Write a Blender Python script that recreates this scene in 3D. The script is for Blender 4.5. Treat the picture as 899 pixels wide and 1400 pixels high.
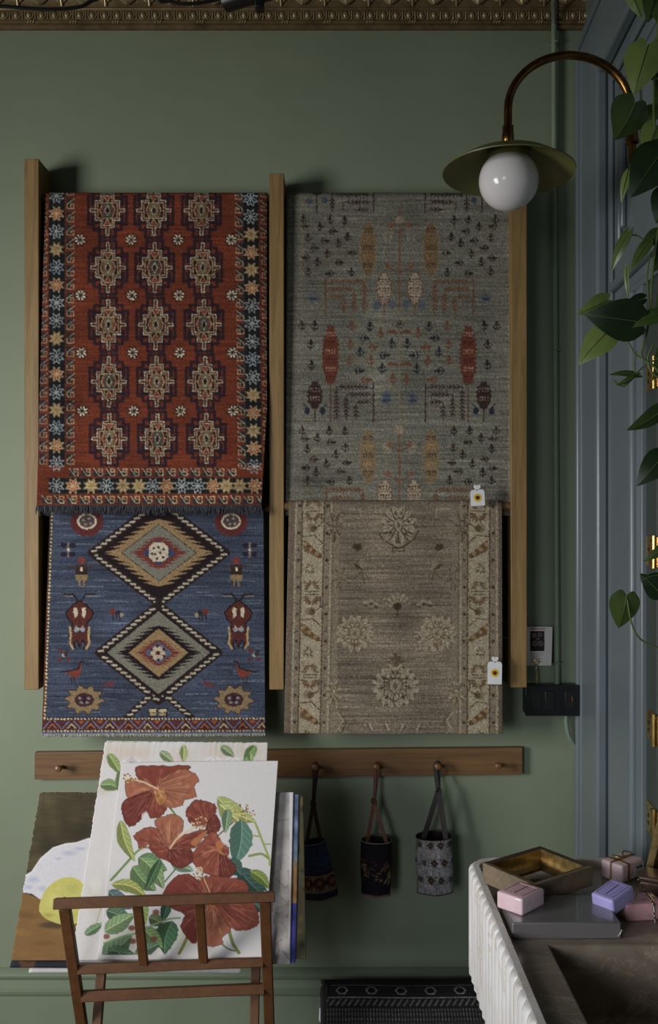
import bpy, bmesh, math, random
import numpy as np
from mathutils import Vector, Matrix

for _o in list(bpy.data.objects):
    bpy.data.objects.remove(_o, do_unlink=True)
scene = bpy.context.scene
COL = scene.collection

# ------------------------------------------------------------------ camera, world, light, exposure
F, DW, CX, CY, CZ = 1330.0, 2.8, 449.5, 700.0, 1.6     # focal length in px, distance to the back wall, eye height
cam_data = bpy.data.cameras.new('camera')
cam_data.sensor_fit = 'VERTICAL'
cam_data.sensor_height = 36.0
cam_data.lens = 36.0 * F / 1400.0
cam_data.clip_start = 0.05
cam = bpy.data.objects.new('camera', cam_data)
COL.objects.link(cam)
cam.location = (0, -DW, CZ)
cam.rotation_euler = (math.pi / 2, 0, 0)
scene.camera = cam

world = bpy.data.worlds.new('world')
scene.world = world
world.use_nodes = True
_bg = world.node_tree.nodes['Background']
_bg.inputs[0].default_value = (0.80, 0.90, 1.0, 1)
_bg.inputs[1].default_value = 0.022

R_ = math.radians
def area_light(name, loc, target, sx, sy, power, color):
    l = bpy.data.lights.new(name, 'AREA')
    l.shape = 'RECTANGLE'; l.size = sx; l.size_y = sy
    l.energy = power; l.color = color
    o = bpy.data.objects.new(name, l); COL.objects.link(o)
    o.location = loc
    o.rotation_euler = (Vector(target) - Vector(loc)).to_track_quat('-Z', 'Y').to_euler()
    return o
_k = area_light('shop_window_daylight', (-2.60, -2.30, 1.66), (-0.55, 0.0, 0.98), 0.9, 1.2, 29.5, (1.0, 0.985, 0.95))
_k.data.spread = R_(105)
_d = area_light('lower_right_fill', (-1.50, -4.3, 1.45), (0.55, -0.6, 0.50), 0.9, 1.5, 4.6, (0.90, 0.95, 1.0))  # added fill with no door behind it; lifts basin and lower right wall
_d.data.spread = R_(60)

vs = scene.view_settings
vs.view_transform = 'Standard'; vs.look = 'None'; vs.gamma = 1.0; vs.use_curve_mapping = False
vs.exposure = 0.0

# ------------------------------------------------------------------ helpers
R = math.radians
def P(px, py, d):                      # photo pixel seen at distance d in front of the camera plane
    return Vector(((px - CX) / F * d, d - DW, CZ - (py - CY) / F * d))
def W(px, py, dep=0.0):                # photo pixel on the plane standing dep in front of the back wall
    return P(px, py, DW - dep)
def PZ(px, py, z):                     # photo pixel lying on the level plane at height z
    return P(px, py, F * (CZ - z) / (py - CY))
def lin(c):
    c = np.asarray(c, dtype=float) / 255.0
    return np.where(c <= 0.04045, c / 12.92, ((c + 0.055) / 1.055) ** 2.4)
def L4(c, gain=1.0):
    a = np.clip(lin(c) * gain, 0, 0.92)
    return (float(a[0]), float(a[1]), float(a[2]), 1.0)

class MB:
    def __init__(s): s.v = []; s.f = []
    def add(s, v, f):
        n = len(s.v)
        s.v += [tuple(p) for p in v]; s.f += [tuple(i + n for i in q) for q in f]
        return s
    def box(s, lo, hi, M=None):
        x0, y0, z0 = lo; x1, y1, z1 = hi
        v = [Vector(p) for p in ((x0,y0,z0),(x1,y0,z0),(x1,y1,z0),(x0,y1,z0),(x0,y0,z1),(x1,y0,z1),(x1,y1,z1),(x0,y1,z1))]
        if M is not None: v = [M @ p for p in v]
        return s.add(v, [(0,3,2,1),(4,5,6,7),(0,1,5,4),(1,2,6,5),(2,3,7,6),(3,0,4,7)])
    def hexa(s, a):                    # eight corners, lower four then upper four
        return s.add(a, [(0,3,2,1),(4,5,6,7),(0,1,5,4),(1,2,6,5),(2,3,7,6),(3,0,4,7)])
    def bar(s, a, b, w, h, up=(0,0,1)):
        a = Vector(a); b = Vector(b); d = (b - a).normalized()
        sd = d.cross(Vector(up)).normalized(); u = sd.cross(d).normalized()
        q = lambda p: [p - sd*w/2 - u*h/2, p + sd*w/2 - u*h/2, p + sd*w/2 + u*h/2, p - sd*w/2 + u*h/2]
        A = q(a); B = q(b)
        return s.add(A + B, [(0,1,2,3),(7,6,5,4),(0,4,5,1),(1,5,6,2),(2,6,7,3),(3,7,4,0)])
    def tube(s, pts, r, n=10, cap=True):
        pts = [Vector(p) for p in pts]
        rr = r if isinstance(r, (list, tuple)) else [r] * len(pts)
        v = []; f = []; u = None
        for i, p in enumerate(pts):
            t = (pts[min(i+1, len(pts)-1)] - pts[max(i-1, 0)])
            t = t.normalized() if t.length > 1e-9 else Vector((0,0,1))
            if u is None:
                u = t.cross(Vector((0.13, 0.31, 0.94)));
                if u.length < 1e-3: u = t.cross(Vector((1, 0, 0)))
                u.normalize()
            u = (u - t * u.dot(t)); u.normalize(); w = t.cross(u)
            for k in range(n):
                a = 2 * math.pi * k / n
                v.append(p + (u * math.cos(a) + w * math.sin(a)) * rr[i])
        m = len(pts)
        for i in range(m - 1):
            for k in range(n):
                k2 = (k + 1) % n
                f.append((i*n + k, i*n + k2, (i+1)*n + k2, (i+1)*n + k))
        if cap:
            f.append(tuple(range(n - 1, -1, -1))); f.append(tuple((m-1)*n + k for k in range(n)))
        return s.add(v, f)
    def lathe(s, prof, n=32, M=None, closed=False):   # prof: (radius, z)
        v = []; f = []
        for r, z in prof:
            for k in range(n):
                a = 2 * math.pi * k / n
                p = Vector((r * math.cos(a), r * math.sin(a), z)); v.append(M @ p if M is not None else p)
        m = len(prof)
        for i in range(m if closed else m - 1):
            j = (i + 1) % m
            for k in range(n):
                k2 = (k + 1) % n
                f.append((i*n + k, i*n + k2, j*n + k2, j*n + k))
        if not closed:
            f.append(tuple(range(n - 1, -1, -1))); f.append(tuple((m-1)*n + k for k in range(n)))
        return s.add(v, f)
    def prism(s, poly, a, b, fn):      # poly of (u,v), extruded over a..b; fn(u,v,w) -> point
        n = len(poly)
        v = [fn(u, q, a) for u, q in poly] + [fn(u, q, b) for u, q in poly]
        f = [tuple(range(n))[::-1], tuple(range(n, 2*n))] + [(i, (i+1) % n, n + (i+1) % n, n + i) for i in range(n)]
        return s.add(v, f)
    def grid(s, rows):
        n = len(rows[0]); m = len(rows)
        v = [p for r in rows for p in r]
        f = [(i*n + j, i*n + j + 1, (i+1)*n + j + 1, (i+1)*n + j) for i in range(m-1) for j in range(n-1)]
        return s.add(v, f)
    def build(s, name, mat, parent=None, origin=None, smooth=True, bevel=0.0, seg=2, fix=True):
        me = bpy.data.meshes.new(name)
        o0 = Vector(origin) if origin is not None else Vector((0, 0, 0))
        me.from_pydata([tuple(Vector(p) - o0) for p in s.v], [], s.f)
        if fix:
            bm = bmesh.new(); bm.from_mesh(me)
            bmesh.ops.recalc_face_normals(bm, faces=bm.faces); bm.to_mesh(me); bm.free()
        if smooth:
            me.polygons.foreach_set('use_smooth', [True] * len(me.polygons))
            me.set_sharp_from_angle(angle=R(38))
        return link(name, me, mat, parent, o0, bevel, seg)

def link(name, me, mat, parent=None, loc=(0,0,0), bevel=0.0, seg=2):
    o = bpy.data.objects.new(name, me)
    if mat is not None and len(me.materials) == 0: me.materials.append(mat)
    COL.objects.link(o)
    o.location = loc
    if parent is not None:
        o.parent = parent
        o.location = Vector(loc) - world_loc(parent)
    if bevel:
        b = o.modifiers.new('bevel', 'BEVEL'); b.width = bevel; b.segments = seg; b.limit_method = 'ANGLE'; b.angle_limit = R(40)
    return o
def world_loc(o):
    l = Vector(o.location)
    while o.parent is not None:
        o = o.parent; l += Vector(o.location)
    return l
def tag(o, label=None, cat=None, group=None, kind=None):
    if label: o['label'] = label
    if cat: o['category'] = cat
    if group: o['group'] = group
    if kind: o['kind'] = kind
    return o
def thing(name, loc, label, cat, group=None):
    o = bpy.data.objects.new(name, None); COL.objects.link(o)
    o.empty_display_size = 0.05; o.location = loc
    return tag(o, label, cat, group)
def structure(o, label=None):
    o['kind'] = 'structure'
    if label: o['label'] = label
    return o
def smooth_path(pts, n=8, closed=False):       # Catmull-Rom through the points
    pts = [Vector(p) for p in pts]; out = []
    m = len(pts)
    rng = range(m if closed else m - 1)
    for i in rng:
        if closed: a, b, c, d = pts[i-1], pts[i], pts[(i+1) % m], pts[(i+2) % m]
        else: a, b, c, d = pts[max(i-1, 0)], pts[i], pts[i+1], pts[min(i+2, m-1)]
        for k in range(n):
            t = k / n
            out.append(0.5 * ((2*b) + (c - a)*t + (2*a - 5*b + 4*c - d)*t*t + (3*b - a - 3*c + d)*t**3))
    if not closed: out.append(pts[-1])
    return out

# ------------------------------------------------------------------ materials
def new_mat(name):
    m = bpy.data.materials.new(name); m.use_nodes = True
    nt = m.node_tree
    return m, nt, nt.nodes['Principled BSDF'], nt.nodes, nt.links
def coords(nt, scale=(1,1,1), rot=(0,0,0), kind='Object'):
    tc = nt.nodes.new('ShaderNodeTexCoord'); mp = nt.nodes.new('ShaderNodeMapping')
    mp.inputs['Scale'].default_value = scale; mp.inputs['Rotation'].default_value = rot
    nt.links.new(tc.outputs[kind], mp.inputs[0]); return mp.outputs[0]
def noise(nt, vec, scale, detail=4, rough=0.6, dist=0.0):
    n = nt.nodes.new('ShaderNodeTexNoise'); n.inputs['Scale'].default_value = scale
    n.inputs['Detail'].default_value = detail; n.inputs['Roughness'].default_value = rough
    n.inputs['Distortion'].default_value = dist
    nt.links.new(vec, n.inputs['Vector']); return n.outputs['Fac']
def ramp(nt, fac, stops):
    r = nt.nodes.new('ShaderNodeValToRGB'); e = r.color_ramp.elements
    while len(e) < len(stops): e.new(0.5)
    for i, (p, c) in enumerate(stops): e[i].position = p; e[i].color = c
    nt.links.new(fac, r.inputs[0]); return r.outputs[0]
def bump(nt, fac, bsdf, strength, dist=0.002):
    b = nt.nodes.new('ShaderNodeBump'); b.inputs['Strength'].default_value = strength; b.inputs['Distance'].default_value = dist
    nt.links.new(fac, b.inputs['Height']); nt.links.new(b.outputs[0], bsdf.inputs['Normal']); return b
def sh(c, k): return tuple(min(255, x * k) for x in c)
def paint(name, c, rough=0.6, var=0.08, scale=6, bmp=0.05, gain=1.0, metal=0.0, spec=0.5, bscale=60, coat=0.0):
    m, nt, b, N, K = new_mat(name)
    v = coords(nt)
    n = noise(nt, v, scale, 5)
    K.new(ramp(nt, n, [(0.3, L4(sh(c, 1-var), gain)), (0.7, L4(sh(c, 1+var), gain))]), b.inputs['Base Color'])
    b.inputs['Roughness'].default_value = rough; b.inputs['Metallic'].default_value = metal
    b.inputs['Specular IOR Level'].default_value = spec
    if coat: b.inputs['Coat Weight'].default_value = coat; b.inputs['Coat Roughness'].default_value = 0.022
    if bmp: bump(nt, noise(nt, v, bscale, 3), b, bmp)
    return m
def wood(name, c1, c2, stretch, rough=0.5, gain=1.0, scale=1.0):
    m, nt, b, N, K = new_mat(name)
    v = coords(nt, tuple(s * scale for s in stretch))
    n1 = noise(nt, v, 1.0, 6, 0.65, 0.6)
    v2 = coords(nt, tuple(s * scale * 5 for s in stretch))
    n2 = noise(nt, v2, 1.0, 3, 0.5)
    mx = N.new('ShaderNodeMath'); mx.operation = 'MULTIPLY_ADD'; mx.inputs[1].default_value = 0.45
    K.new(n2, mx.inputs[0]); K.new(n1, mx.inputs[2])
    K.new(ramp(nt, mx.outputs[0], [(0.45, L4(c1, gain)), (0.95, L4(c2, gain))]), b.inputs['Base Color'])
    b.inputs['Roughness'].default_value = rough
    bump(nt, mx.outputs[0], b, 0.15, 0.001)
    return m
def metal(name, c, c2, rough=0.3, scale=25, lo=0.35, hi=0.65, bmp=0.1, met=1.0):
    m, nt, b, N, K = new_mat(name)
    v = coords(nt); n = noise(nt, v, scale, 5, 0.65)
    K.new(ramp(nt, n, [(lo, L4(c)), (hi, L4(c2))]), b.inputs['Base Color'])
    b.inputs['Metallic'].default_value = met; b.inputs['Roughness'].default_value = rough
    if bmp: bump(nt, n, b, bmp, 0.001)
    return m
def fabric_attr(name, sx=900, sz=900, bstr=0.35, rough=0.95, var=0.16, dist=0.0012):
    m, nt, b, N, K = new_mat(name)
    at = N.new('ShaderNodeAttribute'); at.attribute_name = 'Col'
    v = coords(nt, (sx, 200, sz)); n = noise(nt, v, 1.0, 2, 0.6)
    rp = ramp(nt, n, [(0.25, (1-var,)*3 + (1,)), (0.75, (1+var,)*3 + (1,))])
    mx = N.new('ShaderNodeMix'); mx.data_type = 'RGBA'; mx.blend_type = 'MULTIPLY'; mx.inputs[0].default_value = 1.0
    K.new(at.outputs['Color'], mx.inputs[6]); K.new(rp, mx.inputs[7]); K.new(mx.outputs[2], b.inputs['Base Color'])
    b.inputs['Roughness'].default_value = rough; b.inputs['Specular IOR Level'].default_value = 0.15
    if bstr: bump(nt, n, b, bstr, dist)
    return m

# ------------------------------------------------------------------ flat colour work: dyed knots and watercolour, per mesh point
class Cv:
    def __init__(s, x0, y0, x1, y1, base, ss=2):
        s.x0, s.y0, s.ss = x0, y0, ss
        s.w = int((x1 - x0) * ss) + 1; s.h = int((y1 - y0) * ss) + 1
        s.a = np.empty((s.h, s.w, 3)); s.a[:] = base
        s.rs = np.random.RandomState(5)
    def _win(s, xa, ya, xb, yb):
        i0 = max(0, int((ya - s.y0) * s.ss) - 1); i1 = min(s.h, int((yb - s.y0) * s.ss) + 3)
        j0 = max(0, int((xa - s.x0) * s.ss) - 1); j1 = min(s.w, int((xb - s.x0) * s.ss) + 3)
        if i0 >= i1 or j0 >= j1: return None
        Y = s.y0 + (np.arange(i0, i1) + 0.5) / s.ss; X = s.x0 + (np.arange(j0, j1) + 0.5) / s.ss
        return i0, i1, j0, j1, X[None, :], Y[:, None]
    def mix(s, w, mask, col, al):
        i0, i1, j0, j1 = w[:4]
        m = (mask * al)[..., None]
        s.a[i0:i1, j0:j1] = s.a[i0:i1, j0:j1] * (1 - m) + np.asarray(col, float) * m
    def poly(s, pts, col, al=1.0):
        xs = [p[0] for p in pts]; ys = [p[1] for p in pts]
        w = s._win(min(xs), min(ys), max(xs), max(ys))
        if w is None: return
        X, Y = w[4], w[5]
        ins = np.zeros((Y.shape[0], X.shape[1]), bool)
        n = len(pts)
        for i in range(n):
            x1, y1 = pts[i][0], pts[i][1]; x2, y2 = pts[(i+1) % n][0], pts[(i+1) % n][1]
            if y1 == y2: continue
            c = ((y1 > Y) != (y2 > Y))
            ins ^= c & (X < (x2 - x1) * (Y - y1) / (y2 - y1) + x1)
        s.mix(w, ins.astype(float), col, al)
    def line(s, pts, wd, col, al=1.0):
        for (x1, y1), (x2, y2) in zip([q[:2] for q in pts[:-1]], [q[:2] for q in pts[1:]]):
            w = s._win(min(x1, x2) - wd, min(y1, y2) - wd, max(x1, x2) + wd, max(y1, y2) + wd)
            if w is None: continue
            X, Y = w[4], w[5]
            dx, dy = x2 - x1, y2 - y1; q = dx*dx + dy*dy + 1e-9
            t = np.clip(((X - x1)*dx + (Y - y1)*dy) / q, 0, 1)
            d = np.sqrt((X - x1 - t*dx)**2 + (Y - y1 - t*dy)**2)
            s.mix(w, np.clip((wd/2 - d) * s.ss + 0.5, 0, 1), col, al)
    def ell(s, cx, cy, rx, ry, col, al=1.0, soft=0.0):
        w = s._win(cx - rx, cy - ry, cx + rx, cy + ry)
        if w is None: return
        X, Y = w[4], w[5]
        r = np.sqrt(((X - cx)/rx)**2 + ((Y - cy)/ry)**2)
        m = (r < 1).astype(float) if soft == 0 else np.clip((1 - r) / soft, 0, 1)
        s.mix(w, m, col, al)
    def rect(s, x0, y0, x1, y1, col, al=1.0):
        s.poly([(x0, y0), (x1, y0), (x1, y1), (x0, y1)], col, al)
    def streaks(s, amp, hl=40, vl=1.2, seed=1):    # weft-wise colour change of hand-dyed yarn
        rs = np.random.RandomState(seed)
        k = max(1, int(hl * s.ss)); kv = max(1, int(vl * s.ss))
        n = rs.randn(s.h // kv + 2, s.w // k + 4)
        xi = np.arange(s.w) / k; j = xi.astype(int); t = xi - j
        off = rs.randint(0, n.shape[1], n.shape[0])
        out = np.empty((s.h, s.w))
        for i in range(s.h):
            r = np.roll(n[i // kv], off[i // kv]); out[i] = r[j] * (1 - t) + r[j+1] * t
        s.a *= (1 + amp * np.clip(out, -2, 2))[..., None]
    def grain(s, amp, seed=2):
        rs = np.random.RandomState(seed)
        s.a *= (1 + amp * rs.randn(s.h, s.w))[..., None]
    def blotch(s, amp, size, seed=3):
        rs = np.random.RandomState(seed); k = int(size * s.ss)
        n = rs.randn(s.h // k + 3, s.w // k + 3)
        yi = np.arange(s.h) / k; i = yi.astype(int); ty = (yi - i)[:, None]; ty = ty*ty*(3-2*ty)
        xi = np.arange(s.w) / k; j = xi.astype(int); tx = (xi - j)[None, :]; tx = tx*tx*(3-2*tx)
        g = n[i][:, j]*(1-ty)*(1-tx) + n[i+1][:, j]*ty*(1-tx) + n[i][:, j+1]*(1-ty)*tx + n[i+1][:, j+1]*ty*tx
        s.a *= (1 + amp * g)[..., None]
    def sample(s, X, Y, gain, sat=1.0):
        c = np.clip(s.a, 0, 255)
        if sat != 1.0:
            g = (c @ np.array([0.3, 0.59, 0.11]))[..., None]; c = g + (c - g) * sat
        fx = np.clip((X - s.x0) * s.ss, 0, s.w - 2); fy = np.clip((Y - s.y0) * s.ss, 0, s.h - 2)
        j = fx.astype(int); i = fy.astype(int); tx = (fx - j)[..., None]; ty = (fy - i)[..., None]
        v = c[i, j]*(1-tx)*(1-ty) + c[i, j+1]*tx*(1-ty) + c[i+1, j]*(1-tx)*ty + c[i+1, j+1]*tx*ty
        return np.clip(lin(v) * gain, 0, 0.9)

def grid_mesh(name, pts, colors=None, skirt=None):
    """pts: (m,n,3) array; skirt: vector (3,) added to the rim to give the sheet its thickness"""
    m, n = pts.shape[:2]
    V = pts.reshape(-1, 3)
    idx = np.arange(m * n).reshape(m, n)
    Fq = np.stack([idx[:-1, :-1], idx[1:, :-1], idx[1:, 1:], idx[:-1, 1:]], -1).reshape(-1, 4)
    C = None if colors is None else colors.reshape(-1, 3)
    if skirt is not None:
        loop = np.concatenate([idx[0, :], idx[1:, -1], idx[-1, -2::-1], idx[-2:0:-1, 0]])
        ext = V[loop] + np.asarray(skirt)
        k = len(V); q = len(loop)
        e = np.arange(k, k + q); nx = np.roll(np.arange(q), -1)
        Fs = np.stack([loop, loop[nx], e[nx], e], -1)
        V = np.concatenate([V, ext]); Fq = np.concatenate([Fq, Fs])
        if C is not None: C = np.concatenate([C, C[loop]])
    me = bpy.data.meshes.new(name)
    me.vertices.add(len(V)); me.vertices.foreach_set('co', V.astype(np.float32).ravel())
    me.loops.add(len(Fq) * 4); me.loops.foreach_set('vertex_index', Fq.astype(np.int32).ravel())
    me.polygons.add(len(Fq)); me.polygons.foreach_set('loop_start', (np.arange(len(Fq)) * 4).astype(np.int32))
    me.update(calc_edges=True)
    me.polygons.foreach_set('use_smooth', np.ones(len(Fq), bool))
    if C is not None:
        at = me.color_attributes.new('Col', 'FLOAT_COLOR', 'POINT')
        at.data.foreach_set('color', np.concatenate([C, np.ones((len(C), 1))], 1).astype(np.float32).ravel())
    me.validate()
    return me
# ------------------------------------------------------------------ shared materials
G = 1.0                                     # displayed colour -> pigment
M_wall = paint('green wall paint', (127, 138, 116), 0.62, 0.035, 2.2, 0.12, G, bscale=35)
M_base = paint('green baseboard gloss paint', (122, 134, 114), 0.42, 0.03, 3, 0.05, G)
M_pipe = paint('green painted pipe', (126, 140, 120), 0.45, 0.05, 20, 0.1, G)
M_trim = paint('blue grey gloss woodwork', (92, 101, 106), 0.28, 0.03, 4, 0.06, 1.5, bscale=25)
M_ceil = paint('dim cream ceiling', (120, 116, 104), 0.8, 0.05, 3, 0.05, 1.2)
M_floor = wood('dark floorboards', (60, 42, 30), (104, 76, 54), (2, 30, 30), 0.45)
M_tin = metal('aged brass tin', (150, 132, 98), (204, 186, 150), 0.40, 18, 0.3, 0.7, 0.15, 0.55)
M_tin2 = metal('dark aged brass tin', (104, 86, 60), (150, 128, 94), 0.46, 22, 0.3, 0.7, 0.15, 0.5)
M_oakv = wood('oak upright grain', (98, 76, 44), (140, 114, 72), (55, 55, 3.0), 0.5, 1.25)
M_oakh = wood('oak level grain', (84, 60, 36), (118, 88, 56), (3.0, 55, 70), 0.45, 1.2)
M_peg = wood('turned peg wood', (92, 62, 38), (122, 84, 52), (40, 8, 40), 0.35, 1.2)
M_stand = wood('walnut stained beech', (78, 48, 24), (104, 66, 34), (20, 26, 30), 0.6, 1.05)
M_brass = metal('aged brass tube', (78, 58, 32), (150, 112, 62), 0.27, 30, 0.3, 0.7, 0.05)
M_gold = metal('polished hinge brass', (196, 160, 84), (236, 205, 130), 0.24, 40, 0.3, 0.7, 0.2)
M_gilt = metal('gilded moulding', (132, 108, 68), (196, 170, 118), 0.34, 60, 0.3, 0.7, 0.2)
M_black = paint('black plastic', (16, 16, 18), 0.4, 0.1, 20, 0.02)
M_steel = metal('bare steel', (150, 150, 148), (190, 190, 188), 0.35)
M_rugback = paint('rug backing', (70, 56, 46), 0.95, 0.15, 60, 0.3)

# ------------------------------------------------------------------ the room
mb = MB(); mb.box((-3.2, 0.0, 0.0), (0.80, 0.12, 3.16)); structure(mb.build('wall_back', M_wall), 'sage green painted plaster wall')
mb = MB(); mb.box((-3.2, -4.2, -0.05), (1.1, 0.12, 0.0)); structure(mb.build('floor', M_floor), 'dark wooden floorboards')
mb = MB(); mb.box((-3.2, -4.2, 3.16), (1.1, 0.12, 3.22)); structure(mb.build('ceiling', M_ceil), 'dim ceiling above the tin cornice')

# right-hand doorway wall: t runs from the back wall towards the camera, n stands out from the wall, z is height
XW, SK = 0.735, 0.06
def RW(t, n, z): return Vector((XW - SK * t - n, -t, z))
mb = MB(); mb.hexa([RW(0, 0, 0), RW(1.6, 0, 0), RW(1.6, -0.12, 0), RW(0, -0.12, 0), RW(0, 0, 3.16), RW(1.6, 0, 3.16), RW(1.6, -0.12, 3.16), RW(0, -0.12, 3.16)])
structure(mb.build('wall_right', M_trim), 'blue grey panelled wall around the doorway')
def rbox(m, t0, t1, n0, n1, z0, z1):
    return m.hexa([RW(t0, n0, z0), RW(t1, n0, z0), RW(t1, n1, z0), RW(t0, n1, z0), RW(t0, n0, z1), RW(t1, n0, z1), RW(t1, n1, z1), RW(t0, n1, z1)])
trim = bpy.data.objects.new('trim_1', None); COL.objects.link(trim); trim.location = RW(0.15, 0, 0)
structure(trim, 'blue grey moulded door casing with tall head')
ZT, ZI, ZD = 2.935, 2.728, 2.146
def leg_and_head(name, t0, t1, n0, n1, zt, zh, tend=1.55, bev=0.003):
    """one moulding member that climbs the jamb and turns along the head: section t0..t1, head zh..zt"""
    m = MB(); rbox(m, t0, t1, n0, n1, 0.0, zt); m.build(name, M_trim, trim, RW(t0, 0, 0), bevel=bev)
    m = MB(); rbox(m, t1, tend, n0, n1, zh, zt); m.build(name, M_trim, trim, RW(t1, 0, zh), bevel=bev)
leg_and_head('casing_bead', 0.002, 0.030, 0.0, 0.030, ZT, ZT - 0.022, bev=0.007)
leg_and_head('casing_bead', 0.034, 0.062, 0.0, 0.024, ZT - 0.025, ZT - 0.05, bev=0.009)
leg_and_head('casing_board', 0.062, 0.195, 0.0, 0.021, ZT - 0.05, ZT - 0.135, bev=0.004)
leg_and_head('casing_board', 0.199, 0.300, 0.0, 0.030, ZT - 0.138, ZI, bev=0.008)
leg_and_head('casing_bead', 0.345, 0.372, -0.0, 0.010, ZI - 0.035, ZI - 0.055, bev=0.005)
# transom panel frame above the door, then the door head
m = MB(); rbox(m, 0.435, 0.455, 0.0, 0.012, ZD + 0.10, ZI - 0.09); m.build('transom_bead', M_trim, trim, RW(0.44, 0, 2.3), bevel=0.005)
m = MB(); rbox(m, 0.475, 0.495, 0.0, 0.014, ZD + 0.13, ZI - 0.12); m.build('transom_bead', M_trim, trim, RW(0.48, 0, 2.3), bevel=0.005)
m = MB(); rbox(m, 0.455, 1.55, 0.0, 0.012, ZI - 0.11, ZI - 0.09); m.build('transom_bead', M_trim, trim, RW(0.48, 0, 2.6), bevel=0.005)
m = MB(); rbox(m, 0.495, 1.55, 0.0, 0.014, ZI - 0.145, ZI - 0.12); m.build('transom_bead', M_trim, trim, RW(0.48, 0, 2.6), bevel=0.005)
m = MB(); rbox(m, 0.375, 1.55, 0.0, 0.016, ZD, ZD + 0.022); m.build('door_head_bead', M_trim, trim, RW(0.4, 0, ZD), bevel=0.004)
m = MB(); rbox(m, 0.375, 1.55, 0.0, 0.010, ZD - 0.05, ZD - 0.03); m.build('door_head_bead', M_trim, trim, RW(0.4, 0, ZD), bevel=0.004)
m = MB(); rbox(m, 0.385, 0.594, 0.0, 0.014, 0.0, ZD - 0.05); m.build('jamb_panel', M_trim, trim, RW(0.4, 0, 0), bevel=0.003)
m = MB(); rbox(m, 0.600, 0.630, 0.0, 0.026, 0.0, ZD - 0.05); m.build('jamb_bead', M_trim, trim, RW(0.63, 0, 0), bevel=0.008, seg=3)
m = MB(); rbox(m, 0.632, 0.680, 0.0, 0.014, 0.0, ZD - 0.05); m.build('jamb_board', M_trim, trim, RW(0.68, 0, 0), bevel=0.003)
# door leaf standing in the jamb, with its brass hinges
M_door = paint('dark grey green door paint', (58, 66, 64), 0.45, 0.04, 5, 0.05, 1.2)
door = bpy.data.objects.new('door_1', None); COL.objects.link(door); door.location = RW(0.83, 0, 0)
structure(door, 'dark grey green door edge with brass hinges')
m = MB(); rbox(m, 0.684, 0.765, 0.0, 0.004, 0.0, ZD - 0.05); m.build('door_stile', M_door, door, RW(0.76, 0, 0), bevel=0.002)
m = MB(); rbox(m, 0.774, 1.55, 0.0, 0.006, 0.0, ZD - 0.05); m.build('door_leaf', M_door, door, RW(0.9, 0, 0), bevel=0.003)
for pyc in (508, 755, 1000, 1131):
    zc = CZ - (pyc - 700) / F * 2.02
    m = MB(); rbox(m, 0.692, 0.754, 0.004, 0.007, zc - 0.032, zc + 0.032)
    h = m.build('hinge', M_gold, door, RW(0.77, 0.004, zc), bevel=0.001); h['label'] = 'bright brass hinge leaf with screws'
    m = MB(); rbox(m, 0.782, 0.845, 0.006, 0.009, zc - 0.032, zc + 0.032); m.build('hinge_leaf', M_gold, h, RW(0.85, 0.006, zc), bevel=0.001)
    m = MB(); m.tube([RW(0.768, 0.010, zc - 0.034), RW(0.768, 0.010, zc + 0.034)], 0.006, 12); m.build('hinge_pin', M_gold, h, RW(0.815, 0.01, zc))
    for k, (dt, dz) in enumerate(((0.045, 0.022), (0.022, 0.004), (0.022, -0.012), (0.045, -0.024))):
        m = MB(); a = RW(0.690 + dt, 0.0070, zc + dz); m.tube([a, a + Vector((-0.0012, 0, 0))], 0.0042, 10); m.build('screw', M_brass, h, a)

# tin cornice: bed moulding, egg band and leafy cove, each stamped piece in relief
zc0 = CZ + (700 - 42) / 475.0
ZR = 0.0
corn = bpy.data.objects.new('trim_2', None); COL.objects.link(corn); corn.location = (0, 0, zc0)
corn.scale = (1, 1, 0.8)
structure(corn, 'pressed tin cornice in aged brass with egg band and leaf scrolls')
XL, XR = -2.0, 0.775
def cy(dep, z): return lambda u, v, w: Vector((w, -u, zc0 + v))
prof = [(0, 0), (0.012, 0.0), (0.016, 0.004), (0.016, 0.009), (0.011, 0.012), (0.011, 0.014), (0.019, 0.017), (0.022, 0.021), (0.019, 0.025), (0.014, 0.027), (0, 0.027)]
m = MB(); m.prism(prof, XL, XR, cy(0, 0)); m.build('bed_moulding', M_tin2, corn, (0, 0, zc0))
m = MB(); m.prism([(0, 0.027), (0.014, 0.027), (0.017, 0.062), (0, 0.062)], XL, XR, cy(0, 0)); m.build('band_sheet', M_tin2, corn, (0, 0, zc0))
cove = [(0, 0.062), (0.020, 0.062), (0.022, 0.067), (0.020, 0.070)] + [(0.020 + 0.095 * (1 - math.cos(a)), 0.072 + 0.10 * math.sin(a)) for a in np.linspace(0, 1.45, 9)] + [(0.12, 0.215), (0, 0.215)]
m = MB(); m.prism(cove, XL, XR, cy(0, 0)); m.build('cove_sheet', M_tin2, corn, (0, 0, zc0))
# ribbon ties along the bed moulding
rib_me = None
for k in range(int((XR - XL - 0.1) / 0.121) + 1):
    x = XL + 0.06 + k * 0.121
    if rib_me is None:
        m = MB()
        for dx in (-0.007, 0.0, 0.007): m.tube([(dx - 0.002, -0.020, 0.014), (dx + 0.001, -0.0235, 0.021), (dx + 0.004, -0.017, 0.028)], 0.0022, 6)
        o = m.build('ribbon_tie', M_tin, corn, None); rib_me = o.data
    else: o = link('ribbon_tie', rib_me, None, corn)
    o.location = (x, 0, 0)
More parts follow.
